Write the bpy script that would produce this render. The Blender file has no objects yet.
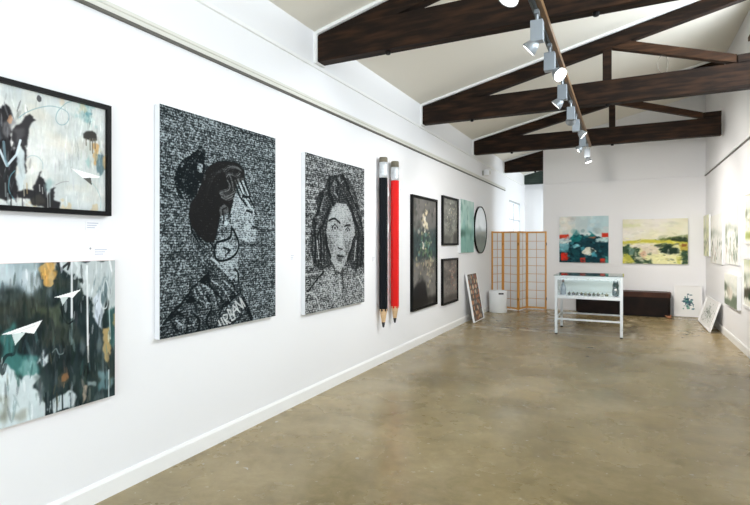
import bpy, bmesh, math, random
import numpy as np
from mathutils import Vector, Matrix

C = bpy.context.scene.collection
R = math.radians
PI = math.pi

# ------------------------------------------------------------------ camera
F, V0, H = 503.0, 244.0, 1.5
YAW = math.atan(249.7 / F)
cam = bpy.data.cameras.new('camera')
cam.sensor_width = 36.0
cam.lens = 36.0 * F / 750.0
cam.shift_y = -(252.5 - V0) / 750.0
cam.clip_end = 200
cam_o = bpy.data.objects.new('camera', cam)
cam_o.location = (0, 0, H)
cam_o.rotation_euler = (R(90), 0, YAW)
C.objects.link(cam_o)
bpy.context.scene.camera = cam_o

def ray(u, v):
    a = (u - 375) / F
    return (a * math.cos(YAW) - math.sin(YAW), a * math.sin(YAW) + math.cos(YAW), -(v - V0) / F)
def on_left(u, v, x=-2.72):            # measured spot of the photo -> (Y, Z) on the left wall
    r = ray(u, v); k = x / r[0]
    return r[1] * k, r[2] * k + H

XL, XR, YB, YF, YE = -2.75, 1.48, 12.2, -2.2, 15.9
SL = 0.237
def ceil_z(x): return 3.60 + SL * (x - XL)

# ------------------------------------------------------------------ helpers
def lin(c):
    return tuple(((v / 12.92) if v <= .04045 else ((v + .055) / 1.055) ** 2.4) for v in c)
def rgb(r, g, b): return lin((r / 255., g / 255., b / 255.))

def mat(name, col, rough=.5, metal=0., spec=.5, coat=0., noise=None, trans=0., ior=1.45, emit=None, bump=None):
    m = bpy.data.materials.new(name); m.use_nodes = True
    nt = m.node_tree; b = nt.nodes['Principled BSDF']
    b.inputs['Base Color'].default_value = (*col, 1)
    b.inputs['Roughness'].default_value = rough
    b.inputs['Metallic'].default_value = metal
    b.inputs['Specular IOR Level'].default_value = spec
    b.inputs['Coat Weight'].default_value = coat
    b.inputs['Transmission Weight'].default_value = trans
    b.inputs['IOR'].default_value = ior
    if emit:
        b.inputs['Emission Color'].default_value = (*emit[0], 1)
        b.inputs['Emission Strength'].default_value = emit[1]
    tc = nt.nodes.new('ShaderNodeTexCoord')
    if noise:                              # (second colour, scale xyz, detail, lo, hi)
        c2, sc, det, lo, hi = noise
        mp = nt.nodes.new('ShaderNodeMapping'); mp.inputs['Scale'].default_value = sc
        n = nt.nodes.new('ShaderNodeTexNoise'); n.inputs['Scale'].default_value = 1; n.inputs['Detail'].default_value = det
        cr = nt.nodes.new('ShaderNodeValToRGB')
        cr.color_ramp.elements[0].position = lo; cr.color_ramp.elements[1].position = hi
        cr.color_ramp.elements[0].color = (*col, 1); cr.color_ramp.elements[1].color = (*c2, 1)
        nt.links.new(tc.outputs['Object'], mp.inputs['Vector']); nt.links.new(mp.outputs[0], n.inputs['Vector'])
        nt.links.new(n.outputs['Fac'], cr.inputs['Fac']); nt.links.new(cr.outputs[0], b.inputs['Base Color'])
    if bump:
        sc, st = bump
        n2 = nt.nodes.new('ShaderNodeTexNoise'); n2.inputs['Scale'].default_value = sc; n2.inputs['Detail'].default_value = 4
        bp = nt.nodes.new('ShaderNodeBump'); bp.inputs['Strength'].default_value = st; bp.inputs['Distance'].default_value = .01
        nt.links.new(tc.outputs['Object'], n2.inputs['Vector']); nt.links.new(n2.outputs['Fac'], bp.inputs['Height'])
        nt.links.new(bp.outputs[0], b.inputs['Normal'])
    return m

def glass_mat(name, tint=(1, 1, 1), rough=.02):
    m = bpy.data.materials.new(name); m.use_nodes = True
    nt = m.node_tree; nt.nodes.clear()
    o = nt.nodes.new('ShaderNodeOutputMaterial'); mx = nt.nodes.new('ShaderNodeMixShader')
    t = nt.nodes.new('ShaderNodeBsdfTransparent'); g = nt.nodes.new('ShaderNodeBsdfGlossy')
    lw_ = nt.nodes.new('ShaderNodeLayerWeight'); lw_.inputs[0].default_value = .5
    pw = nt.nodes.new('ShaderNodeMath'); pw.operation = 'POWER'; pw.inputs[1].default_value = 5
    f = nt.nodes.new('ShaderNodeMapRange'); f.inputs[3].default_value = .04; f.inputs[4].default_value = 1.
    nt.links.new(lw_.outputs['Facing'], pw.inputs[0]); nt.links.new(pw.outputs[0], f.inputs[0])
    t.inputs[0].default_value = (*tint, 1); g.inputs['Roughness'].default_value = rough
    nt.links.new(f.outputs[0], mx.inputs[0]); nt.links.new(t.outputs[0], mx.inputs[1]); nt.links.new(g.outputs[0], mx.inputs[2])
    nt.links.new(mx.outputs[0], o.inputs[0])
    return m

def obj(name, bm, m=None, parent=None, smooth=False):
    me = bpy.data.meshes.new(name)
    bmesh.ops.recalc_face_normals(bm, faces=bm.faces)
    bm.to_mesh(me); bm.free()
    o = bpy.data.objects.new(name, me); C.objects.link(o)
    if m: me.materials.append(m)
    if parent: o.parent = parent
    if smooth:
        me.polygons.foreach_set('use_smooth', [True] * len(me.polygons))
    return o

def box(bm, x0, x1, y0, y1, z0, z1, bev=0.):
    vs = [bm.verts.new(p) for p in ((x0,y0,z0),(x1,y0,z0),(x1,y1,z0),(x0,y1,z0),(x0,y0,z1),(x1,y0,z1),(x1,y1,z1),(x0,y1,z1))]
    fs = [bm.faces.new([vs[i] for i in f]) for f in ((3,2,1,0),(4,5,6,7),(0,1,5,4),(1,2,6,5),(2,3,7,6),(3,0,4,7))]
    if bev > 0:
        es = list({e for f in fs for e in f.edges})
        bmesh.ops.bevel(bm, geom=es, offset=bev, segments=2, affect='EDGES', profile=.6)
    return bm
def bx(*a, **k): return box(bmesh.new(), *a, **k)

def prism(bm, pts, y0, y1, axis='y', bev=0.):
    """extrude a polygon: pts are (x,z) for axis y, (y,z) for axis x, (x,y) for axis z"""
    def P(p, t):
        return (p[0], t, p[1]) if axis == 'y' else ((t, p[0], p[1]) if axis == 'x' else (p[0], p[1], t))
    a = [bm.verts.new(P(p, y0)) for p in pts]; b = [bm.verts.new(P(p, y1)) for p in pts]
    n = len(pts)
    fs = [bm.faces.new(a), bm.faces.new(b[::-1])]
    fs += [bm.faces.new((a[i], b[i], b[(i+1) % n], a[(i+1) % n])) for i in range(n)]
    if bev > 0:
        es = list({e for f in fs for e in f.edges})
        bmesh.ops.bevel(bm, geom=es, offset=bev, segments=2, affect='EDGES', profile=.6)
    return bm

def lathe(bm, prof, cx=0, cy=0, seg=32, cap=True):
    """prof: (radius, z) from bottom to top, about z"""
    rings = []
    for r, z in prof:
        rings.append([bm.verts.new((cx + r*math.cos(2*PI*i/seg), cy + r*math.sin(2*PI*i/seg), z)) for i in range(seg)])
    for a, b in zip(rings, rings[1:]):
        for i in range(seg):
            bm.faces.new((a[i], a[(i+1) % seg], b[(i+1) % seg], b[i]))
    if cap:
        bm.faces.new(rings[0][::-1]); bm.faces.new(rings[-1])
    return bm

def tube(bm, pts, r, seg=8):
    pts = [Vector(p) for p in pts]; rings = []
    for i, p in enumerate(pts):
        d = (pts[min(i+1, len(pts)-1)] - pts[max(i-1, 0)]).normalized()
        up = Vector((0, 0, 1)) if abs(d.z) < .95 else Vector((1, 0, 0))
        s = d.cross(up).normalized(); t = s.cross(d)
        rings.append([bm.verts.new(p + s*r*math.cos(2*PI*k/seg) + t*r*math.sin(2*PI*k/seg)) for k in range(seg)])
    for a, b in zip(rings, rings[1:]):
        for i in range(seg): bm.faces.new((a[i], a[(i+1) % seg], b[(i+1) % seg], b[i]))
    bm.faces.new(rings[0][::-1]); bm.faces.new(rings[-1])
    return bm

def thing(name, label, cat, loc=(0, 0, 0), rot=(0, 0, 0), group=None):
    o = bpy.data.objects.new(name, None); C.objects.link(o)
    o.empty_display_size = .1
    o.location = loc; o.rotation_euler = rot
    o['label'] = label; o['category'] = cat
    if group: o['group'] = group
    return o
def tag(o, label, cat, group=None):
    o['label'] = label; o['category'] = cat
    if group: o['group'] = group
    return o
def struct(name, bm, m, parent=None):
    o = obj(name, bm, m, parent)
    if not parent: o['kind'] = 'structure'
    return o

# ------------------------------------------------------------------ materials
M_wall = mat('white_paint', rgb(236, 236, 237), .6, spec=.3, bump=(6, .04))
M_ceil = mat('white_boards', rgb(228, 223, 211), .65, spec=.25)
M_trim = mat('white_gloss', rgb(240, 240, 238), .4)
M_rail = mat('rail_paint', rgb(215, 214, 205), .4)
M_wood = mat('dark_timber', rgb(27, 18, 12), .65, spec=.18, noise=(rgb(74, 49, 31), (2.5, 20, 20), 8, .44, .9), bump=(20, .25))
M_wood2 = mat('brown_timber', rgb(44, 28, 17), .6, spec=.2, noise=(rgb(80, 53, 33), (3, 30, 30), 6, .35, .75))
M_wgrey = mat('grey_green_timber', rgb(38, 48, 44), .6, spec=.2, noise=(rgb(54, 64, 58), (3, 20, 20), 5, .4, .7))
M_batten = mat('tan_batten', rgb(96, 70, 42), .45, noise=(rgb(130, 98, 62), (20, 2, 20), 5, .35, .7))
M_alu = mat('grey_metal', rgb(150, 156, 160), .35, metal=.55)
M_track = mat('track_grey', rgb(96, 100, 100), .4, metal=.6)
M_spot = mat('spot_grey', rgb(150, 158, 165), .4, metal=.2)
M_lens = mat('lamp_lens', rgb(255, 250, 240), .3, emit=((1, .95, .86), 14))
M_lensdim = mat('lamp_lens_side', rgb(245, 242, 238), .3, emit=((1, .96, .9), 3))
M_black = mat('black_frame', rgb(12, 12, 12), .5, spec=.18)
M_white = mat('white_frame', rgb(240, 240, 240), .4)
M_canvas = mat('canvas_edge', rgb(226, 228, 230), .7, bump=(200, .1))
M_canvasp = mat('canvas_edge_pink', rgb(236, 212, 206), .7)
M_mount = mat('mount_card', rgb(238, 237, 235), .7)
M_glass = glass_mat('clear_glass')
M_gtop = glass_mat('counter_glass', (.72, .82, .8))

def attr_mat(name, rough=.55, spec=.4, coat=0.):
    m = bpy.data.materials.new(name); m.use_nodes = True
    nt = m.node_tree; b = nt.nodes['Principled BSDF']
    a = nt.nodes.new('ShaderNodeAttribute'); a.attribute_name = 'paint'
    nt.links.new(a.outputs['Color'], b.inputs['Base Color'])
    b.inputs['Roughness'].default_value = rough; b.inputs['Specular IOR Level'].default_value = spec
    b.inputs['Coat Weight'].default_value = coat; b.inputs['Coat Roughness'].default_value = .08
    return m
M_paint = attr_mat('brushed_paint', .6, .12)
M_ink = attr_mat('matt_ink', .8, .06)
M_print = attr_mat('print_under_glass', .4, .2, .2)

# ------------------------------------------------------------------ painter (artworks are painted stroke by stroke)
class Art:
    def __init__(s, w, h, nx, seed=1, ny=None):
        s.w, s.h, s.nx = w, h, nx
        s.ny = ny or max(8, int(nx * h / w))
        s.rng = np.random.default_rng(seed)
        u = np.linspace(0, 1, s.nx); v = np.linspace(0, 1, s.ny)
        s.U, s.V = np.meshgrid(u, v)
        s.asp = w / h
        s.img = np.ones((s.ny, s.nx, 3)) * .9
    def noise(s, fx, fy, octv=3):
        out = np.zeros((s.ny, s.nx)); amp = 1.; tot = 0
        for _ in range(octv):
            gx, gy = int(fx) + 3, int(fy) + 3
            g = s.rng.random((gy, gx))
            x = s.U * fx; y = s.V * fy
            xi = np.floor(x).astype(int); yi = np.floor(y).astype(int)
            tx = x - xi; ty = y - yi
            tx = tx*tx*(3-2*tx); ty = ty*ty*(3-2*ty)
            n = (g[yi, xi]*(1-tx) + g[yi, xi+1]*tx)*(1-ty) + (g[yi+1, xi]*(1-tx) + g[yi+1, xi+1]*tx)*ty
            out += n*amp; tot += amp; amp *= .5; fx *= 2; fy *= 2
        return out / tot
    def blend(s, m, col, a=1.):
        m = np.clip(m*a, 0, 1)[..., None]
        c = np.array(col, dtype=float)
        if c.ndim == 1: c = c / 255.
        s.img = s.img*(1-m) + c*m
    def inside(s, pts, rough=0., fr=14):
        x, y = s.U, s.V
        if rough:
            x = x + (s.noise(fr*s.asp, fr) - .5)*rough/s.asp; y = y + (s.noise(fr*s.asp, fr) - .5)*rough
        r = np.zeros(x.shape, bool); n = len(pts)
        for i in range(n):
            (x0, y0), (x1, y1) = pts[i], pts[(i+1) % n]
            if y0 == y1: continue
            c = ((y0 > y) != (y1 > y)) & (x < (x1-x0)*(y-y0)/(y1-y0) + x0)
            r ^= c
        return r.astype(float)
    def blur(s, m, k):
        for _ in range(2):
            for ax in (0, 1):
                p = np.cumsum(np.concatenate([np.repeat(m.take([0], ax), k+1, ax), m, np.repeat(m.take([-1], ax), k, ax)], ax), ax)
                n = m.shape[ax]
                m = (p.take(range(2*k+1, n+2*k+1), ax) - p.take(range(0, n), ax)) / (2*k+1)
        return m
    def poly(s, pts, col, a=1., rough=0., soft=1, fr=14, tex=0., tf=(30, 6)):
        m = s.inside(pts, rough, fr)
        soft = (soft+1)//2
        if soft: m = s.blur(m, soft)
        if tex: m = m*(1 - tex + tex*np.clip(s.noise(*tf)*2.2-.5, 0, 1))
        s.blend(m, col, a)
    def dist(s, pts):
        d = np.full(s.U.shape, 9.)
        X, Y = s.U*s.asp, s.V
        for (x0, y0), (x1, y1) in zip(pts, pts[1:]):
            x0, x1 = x0*s.asp, x1*s.asp
            dx, dy = x1-x0, y1-y0; L = dx*dx+dy*dy + 1e-12
            t = np.clip(((X-x0)*dx + (Y-y0)*dy)/L, 0, 1)
            d = np.minimum(d, np.hypot(X-x0-t*dx, Y-y0-t*dy))
        return d
    def line(s, pts, wd, col, a=1., rough=0.):
        d = s.dist(pts)
        if rough: d = d + (s.noise(24*s.asp, 24)-.5)*rough
        px = 1.2/s.ny
        s.blend(np.clip((wd/2 - d)/px + .5, 0, 1), col, a)
    def blob(s, cx, cy, rx, ry, col, a=1., rough=.4, fr=9, hard=6.):
        d = np.hypot((s.U-cx)*s.asp/rx, (s.V-cy)/ry) + (s.noise(fr*s.asp, fr)-.5)*rough*2
        s.blend(np.clip((1-d)*hard, 0, 1), col, a)
    def wash(s, fx, fy, c, lo=.45, hi=.75, a=1., octv=4):
        s.blend(np.clip((s.noise(fx, fy, octv)-lo)/(hi-lo), 0, 1), c, a)
    def dab(s, cx, cy, rx, ry, col, a, ang=0.):
        ex = max(rx, ry); i0 = int((cx-ex/s.asp)*(s.nx-1)); i1 = int((cx+ex/s.asp)*(s.nx-1))+2; j0 = int((cy-ex)*(s.ny-1)); j1 = int((cy+ex)*(s.ny-1))+2
        i0, j0 = max(i0, 0), max(j0, 0); i1, j1 = min(i1, s.nx), min(j1, s.ny)
        if i1 <= i0 or j1 <= j0: return
        X = (s.U[j0:j1, i0:i1]-cx)*s.asp; Y = s.V[j0:j1, i0:i1]-cy
        c, n = math.cos(ang), math.sin(ang)
        d = np.hypot((X*c+Y*n)/rx, (Y*c-X*n)/ry) + .35*(s.rng.random(X.shape)-.5)*.6
        m = np.clip((1-d)*4, 0, 1)[..., None]*a
        s.img[j0:j1, i0:i1] = s.img[j0:j1, i0:i1]*(1-m) + np.array(col)*m
    def paintover(s, n, rx, ry, jit=.09, spread=.025, a=.75, box_=(0, 1, 0, 1), tilt=.25):
        """go over the picture with loaded brush marks that pick up the colour underneath"""
        for _ in range(n):
            x = box_[0] + (box_[1]-box_[0])*s.rng.random(); y = box_[2] + (box_[3]-box_[2])*s.rng.random()
            px = min(max(x + s.rng.normal()*spread/s.asp, 0), .999); py = min(max(y + s.rng.normal()*spread*1.5, 0), .999)
            c = s.img[int(py*s.ny), int(px*s.nx)]*(1+s.rng.normal()*jit*1.5) + s.rng.normal()*jit*.4 + s.rng.normal(size=3)*.012
            k = .4 + 1.1*s.rng.random()
            s.dab(x, y, rx*k, ry*k, np.clip(c, 0, 1), a*(.5+.5*s.rng.random()), s.rng.normal()*tilt)
    def dabs(s, n, box_, cols, rx, ry, a=.7, tilt=.3):
        for _ in range(n):
            c = np.array(cols[int(s.rng.integers(len(cols)))])/255.
            k = .4 + 1.1*s.rng.random()
            s.dab(box_[0]+(box_[1]-box_[0])*s.rng.random(), box_[2]+(box_[3]-box_[2])*s.rng.random(), rx*k, ry*k, np.clip(c*(1+s.rng.normal()*.08), 0, 1), a*(.4+.6*s.rng.random()), s.rng.normal()*tilt)
    def bristle(s, amp=.12, fx=16, fy=16):
        n = .6*s.noise(fx*s.asp*.6, fy*.6, 4) + .25*s.noise(fx*s.asp*5, fy*.8, 2) + .15*s.noise(70*s.asp, 70, 2) - .5
        s.img = np.clip(s.img*(1 + amp*n[..., None]*1.6), 0, 1)
    def curve(s, pts, wd, col, a=1.):
        P = [pts[0]] + list(pts) + [pts[-1]]; out = []
        for i in range(1, len(P)-2):
            for k in range(6):
                t = k/6.; q = []
                for c in (0, 1):
                    p0, p1, p2, p3 = P[i-1][c], P[i][c], P[i+1][c], P[i+2][c]
                    q.append(.5*(2*p1 + (p2-p0)*t + (2*p0-5*p1+4*p2-p3)*t*t + (3*p1-p0-3*p2+p3)*t**3))
                out.append(tuple(q))
        out.append(tuple(pts[-1])); s.line(out, wd, col, a)
    def drip(s, x, y0, y1, wd, col, a=1.):
        s.line([(x, y0), (x+.002, y1)], wd, col, a)
    def mesh(s, name, parent, m, y, x0, z0, w=None, h=None):
        w = w or s.w; h = h or s.h
        n = s.nx*s.ny
        co = np.empty((n, 3)); co[:, 0] = x0 + (s.U*w).ravel(); co[:, 1] = y; co[:, 2] = z0 + ((1-s.V)*h).ravel()
        i = np.arange(n).reshape(s.ny, s.nx)
        q = np.stack([i[1:, :-1], i[1:, 1:], i[:-1, 1:], i[:-1, :-1]], -1).reshape(-1, 4)
        me = bpy.data.meshes.new(name)
        me.vertices.add(n); me.vertices.foreach_set('co', co.ravel())
        me.loops.add(q.size); me.loops.foreach_set('vertex_index', q.ravel().astype(np.int32))
        me.polygons.add(len(q)); me.polygons.foreach_set('loop_start', np.arange(0, q.size, 4, dtype=np.int32))
        me.update(calc_edges=True); me.validate()
        a = me.attributes.new('paint', 'FLOAT_COLOR', 'POINT')
        c = np.clip(s.img, 0, 1)
        c = np.where(c <= .04045, c/12.92, ((c+.055)/1.055)**2.4)
        col = np.ones((n, 4)); col[:, :3] = c.reshape(-1, 3)
        a.data.foreach_set('color', col.ravel())
        me.materials.append(m)
        o = bpy.data.objects.new(name, me); C.objects.link(o); o.parent = parent
        return o

def crop(ox, oy, sc, y0, zt, w, h):
    """reads coordinates measured on an enlarged crop of a left-wall picture into its own 0..1 frame"""
    def f(pts):
        out = []
        for x, y in pts:
            Y, Z = on_left(ox + x/sc, oy + y/sc)
            out.append(((Y - y0)/w, (zt - Z)/h))
        return out
    return f

def frame_bars(w, h, t, d, y1=0.):
    """mitred picture frame: outer w x h, face width t, depth d, standing on z=0, back at y1"""
    bm = bmesh.new()
    o = [(-w/2, 0), (w/2, 0), (w/2, h), (-w/2, h)]; i = [(-w/2+t, t), (w/2-t, t), (w/2-t, h-t), (-w/2+t, h-t)]
    V = lambda p, y: bm.verts.new((p[0], y, p[1]))
    of = [V(p, y1-d) for p in o]; inf = [V(p, y1-d) for p in i]; ob = [V(p, y1) for p in o]; ib = [V(p, y1) for p in i]
    for k in range(4):
        n = (k+1) % 4
        bm.faces.new((of[k], of[n], inf[n], inf[k])); bm.faces.new((ob[k], ib[k], ib[n], ob[n]))
        bm.faces.new((of[k], ob[k], ob[n], of[n])); bm.faces.new((inf[k], inf[n], ib[n], ib[k]))
    return bm

ROT = {'left': R(90), 'back': 0., 'right': R(-90)}
def wall_loc(side, c, z, gap=.002):
    return {'left': (XL+gap, c, z), 'back': (c, YB-gap, z), 'right': (XR-gap, c, z)}[side]

def canvas(name, label, cat, side, c, z, art, d=.035, edge=None, group=None, m=None, rot=None, loc=None):
    """stretched canvas: wrapped edges + painted face"""
    w, h = art.w, art.h
    t = thing(name, label, cat, loc or wall_loc(side, c, z), rot or (0, 0, ROT[side]), group)
    obj('stretcher', bx(-w/2, w/2, -d, 0, 0, h, bev=.002), edge or M_canvas, t)
    art.mesh('picture', t, m or M_paint, -d-.0012, -w/2+.001, .001, w-.002, h-.002)
    return t

def framed(name, label, cat, side, c, z, art, t_=.04, d=.035, fm=None, group=None, m=None, glass=False, rot=None, loc=None, mount=0.):
    w, h = art.w + 2*t_ + 2*mount, art.h + 2*t_ + 2*mount
    t = thing(name, label, cat, loc or wall_loc(side, c, z), rot or (0, 0, ROT[side]), group)
    obj('frame', frame_bars(w, h, t_, d), fm or M_black, t)
    obj('backing', bx(-w/2+t_*.6, w/2-t_*.6, -.008, -.003, t_*.6, h-t_*.6), M_mount, t)
    if mount:
        obj('mount', frame_bars(w-2*t_+.004, h-2*t_+.004, mount+.002, .003, -.0085), M_mount, t).location = (0, 0, t_-.002)
    art.mesh('picture', t, m or M_paint, -d*.55 if not mount else -.0095, -art.w/2, t_+mount)
    if glass:
        obj('glass', bx(-w/2+t_, w/2-t_, -d*.8-.002, -d*.8, t_, h-t_), M_glass, t)
    return t

# ------------------------------------------------------------------ room shell
def floor_material():
    m = bpy.data.materials.new('polished_concrete'); m.use_nodes = True
    nt = m.node_tree; L = nt.links.new; N = nt.nodes.new; b = nt.nodes['Principled BSDF']
    tc = N('ShaderNodeTexCoord')
    def noise(sc, det, rough=.6, dist=0., vec=None):
        n = N('ShaderNodeTexNoise'); n.inputs['Scale'].default_value = sc; n.inputs['Detail'].default_value = det
        n.inputs['Roughness'].default_value = rough; n.inputs['Distortion'].default_value = dist
        L(vec or tc.outputs['Object'], n.inputs['Vector']); return n.outputs['Fac']
    def ramp(f, stops):
        r = N('ShaderNodeValToRGB'); e = r.color_ramp.elements
        while len(e) < len(stops): e.new(.5)
        for k, (p, c) in enumerate(stops):
            e[k].position = p; e[k].color = (*c, 1)
        L(f, r.inputs['Fac']); return r.outputs['Color']
    def mix(a, c, f, mode='MIX'):
        x = N('ShaderNodeMix'); x.data_type = 'RGBA'; x.blend_type = mode
        if isinstance(f, float): x.inputs[0].default_value = f
        else: L(f, x.inputs[0])
        L(a, x.inputs[6])
        if isinstance(c, tuple): x.inputs[7].default_value = (*c, 1)
        else: L(c, x.inputs[7])
        return x.outputs[2]
    g = lambda v: (v, v, v)
    base = ramp(noise(.75, 8, .66, .5), [(.36, rgb(127, 110, 73)), (.5, rgb(160, 142, 102)), (.64, rgb(189, 171, 132))])
    fine = ramp(noise(9, 8, .7, .6), [(.32, rgb(118, 103, 74)), (.55, rgb(158, 140, 102)), (.75, rgb(186, 171, 138))])
    col = mix(base, fine, .45)
    olive = ramp(noise(.45, 4, .6, .3), [(.42, g(0)), (.62, g(.34))])
    col = mix(col, rgb(108, 100, 72), olive)
    # dark stains and scuffs
    mp = N('ShaderNodeMapping'); mp.inputs['Scale'].default_value = (.8, 2.6, 1); mp.inputs['Rotation'].default_value = (0, 0, .12)
    L(tc.outputs['Object'], mp.inputs['Vector'])
    st = ramp(noise(1.6, 10, .7, .5, mp.outputs[0]), [(.5, g(0)), (.75, g(1))])
    col = mix(col, rgb(102, 92, 70), mix(st, g(.38), 1., 'MULTIPLY'))
    st2 = ramp(noise(11, 8, .7, .3), [(.6, g(0)), (.78, g(.34))])
    col = mix(col, rgb(84, 72, 56), st2)
    sp = ramp(noise(17, 3, .5, .2), [(.70, g(0)), (.73, g(.75))])
    col = mix(col, rgb(205, 200, 190), sp)
    # scuffed paint line, darker patches and painted-in lit spots near the display case
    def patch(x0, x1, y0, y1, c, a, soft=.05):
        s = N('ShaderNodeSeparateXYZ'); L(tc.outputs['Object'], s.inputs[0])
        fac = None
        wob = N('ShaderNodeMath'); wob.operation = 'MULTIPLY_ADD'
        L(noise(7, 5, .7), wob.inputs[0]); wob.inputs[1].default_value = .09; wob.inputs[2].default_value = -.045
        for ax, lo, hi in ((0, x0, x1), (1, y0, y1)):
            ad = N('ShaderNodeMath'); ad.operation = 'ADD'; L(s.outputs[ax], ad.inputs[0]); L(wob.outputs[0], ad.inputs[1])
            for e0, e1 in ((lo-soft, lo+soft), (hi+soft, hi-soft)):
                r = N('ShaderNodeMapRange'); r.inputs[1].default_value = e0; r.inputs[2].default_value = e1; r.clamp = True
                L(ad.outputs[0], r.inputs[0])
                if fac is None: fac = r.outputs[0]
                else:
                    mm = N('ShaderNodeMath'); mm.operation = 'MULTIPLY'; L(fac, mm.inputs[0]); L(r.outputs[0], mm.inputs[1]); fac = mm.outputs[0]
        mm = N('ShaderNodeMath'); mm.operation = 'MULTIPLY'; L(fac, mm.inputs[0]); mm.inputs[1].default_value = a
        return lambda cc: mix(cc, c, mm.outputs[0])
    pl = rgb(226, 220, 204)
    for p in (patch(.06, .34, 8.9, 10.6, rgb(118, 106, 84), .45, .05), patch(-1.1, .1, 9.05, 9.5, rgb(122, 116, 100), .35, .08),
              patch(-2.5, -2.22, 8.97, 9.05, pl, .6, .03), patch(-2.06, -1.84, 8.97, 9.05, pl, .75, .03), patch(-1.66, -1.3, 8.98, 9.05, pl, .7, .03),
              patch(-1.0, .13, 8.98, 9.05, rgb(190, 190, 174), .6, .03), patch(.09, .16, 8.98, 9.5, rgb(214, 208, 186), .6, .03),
              patch(.0, .1, 10.2, 10.55, rgb(222, 206, 170), .75, .03), patch(.06, .22, 10.9, 11.2, rgb(216, 200, 168), .6, .04)):  # these two pale patches put lit floor gloss into the colour
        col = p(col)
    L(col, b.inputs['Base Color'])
    rr = N('ShaderNodeMapRange'); rr.inputs[1].default_value = .3; rr.inputs[2].default_value = .7
    rr.inputs[3].default_value = .16; rr.inputs[4].default_value = .36
    L(noise(1.6, 6, .6), rr.inputs[0]); L(rr.outputs[0], b.inputs['Roughness'])
    b.inputs['Specular IOR Level'].default_value = .45
    bp = N('ShaderNodeBump'); bp.inputs['Strength'].default_value = .08; bp.inputs['Distance'].default_value = .01
    L(noise(7, 8, .7), bp.inputs['Height']); L(bp.outputs[0], b.inputs['Normal'])
    return m
M_floor = floor_material()
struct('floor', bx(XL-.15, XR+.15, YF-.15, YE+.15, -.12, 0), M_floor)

bm = bmesh.new()
prism(bm, [(XL-.15, ceil_z(XL-.15)), (XR+.15, ceil_z(XR+.15)), (XR+.15, ceil_z(XR+.15)+.14), (XL-.15, ceil_z(XL-.15)+.14)], YF-.15, YE+.15)
struct('ceiling', bm, M_ceil)

def wall_with_holes(bm, fixed0, fixed1, a0, a1, zt, holes, axis):
    """wall slab along an axis with rectangular openings (a,b,z0,z1)"""
    def B(p0, p1, z0, z1):
        if p1-p0 < 1e-4 or z1-z0 < 1e-4: return
        if axis == 'y': box(bm, fixed0, fixed1, p0, p1, z0, z1)
        else: box(bm, p0, p1, fixed0, fixed1, z0, z1)
    cur = a0
    for h0, h1, z0, z1 in sorted(holes):
        B(cur, h0, 0, zt); B(h0, h1, 0, z0); B(h0, h1, z1, zt); cur = h1
    B(cur, a1, 0, zt)
    return bm
WIN = [('left', 13.55, 15.12, 1.15, 2.68), ('right', -1.3, 1.5, .8, 2.75), ('right', 1.9, 7.9, 3.0, 4.25), ('right', 13.0, 15.2, .9, 2.6)]  # the right-wall windows are unseen, added to bring in daylight
struct('wall_left', wall_with_holes(bmesh.new(), XL-.15, XL, YF-.15, YE+.15, ceil_z(XL)+.02, [w[1:] for w in WIN if w[0] == 'left'], 'y'), M_wall)
struct('wall_right', wall_with_holes(bmesh.new(), XR, XR+.15, YF-.15, YE+.15, ceil_z(XR)+.02, [w[1:] for w in WIN if w[0] == 'right'], 'y'), M_wall)
XP = -1.695
bm = bmesh.new(); prism(bm, [(XP, 0), (XR, 0), (XR, ceil_z(XR)), (XP, ceil_z(XP))], YB, YB+.12)
struct('wall_back', bm, M_wall)
bm = bmesh.new(); prism(bm, [(XL, 0), (XR, 0), (XR, ceil_z(XR)), (XL, ceil_z(XL))], YE, YE+.12)
struct('wall_end', bm, M_wall)
DOOR = (-2.35, 1.1, .0, 2.85)
bm = wall_with_holes(bmesh.new(), YF-.12, YF, XL, XR, 3.55, [DOOR], 'x')
prism(bm, [(XL, 3.55), (XR, 3.55), (XR, ceil_z(XR)), (XL, ceil_z(XL))], YF-.12, YF)
struct('wall_front', bm, M_wall)

M_wframe = mat('window_frame', rgb(170, 174, 176), .5)
def window(n, side, y0, y1, z0, z1, nv, nh):
    x0 = XL-.065 if side == 'left' else XR+.04
    bm = bmesh.new(); t = .05
    box(bm, x0, x0+.06, y0, y0+t, z0, z1); box(bm, x0, x0+.06, y1-t, y1, z0, z1)
    box(bm, x0, x0+.06, y0+t, y1-t, z0, z0+t); box(bm, x0, x0+.06, y0+t, y1-t, z1-t, z1)
    for k in range(1, nv+1):
        p = y0 + (y1-y0)*k/(nv+1); box(bm, x0+.01, x0+.05, p-.015, p+.015, z0+t, z1-t)
    for k in range(1, nh+1):
        p = z0 + (z1-z0)*k/(nh+1); box(bm, x0+.012, x0+.048, y0+t, y1-t, p-.015, p+.015)
    w = struct('window_%d' % n, bm, M_wframe)
    obj('pane', bx(x0+.028, x0+.032, y0+t, y1-t, z0+t, z1-t), M_glass, w)
    s = (XL-.01, XL+.03) if side == 'left' else (XR-.03, XR+.01)
    obj('sill', bx(s[0], s[1], y0-.04, y1+.04, z0-.035, z0-.002), M_trim, w)
for n, w in enumerate(WIN, 1):
    window(n, w[0], *w[1:], 1 if w[0] == 'left' else (5 if n == 3 else 3), 2 if w[0] == 'left' else 1)
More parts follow.
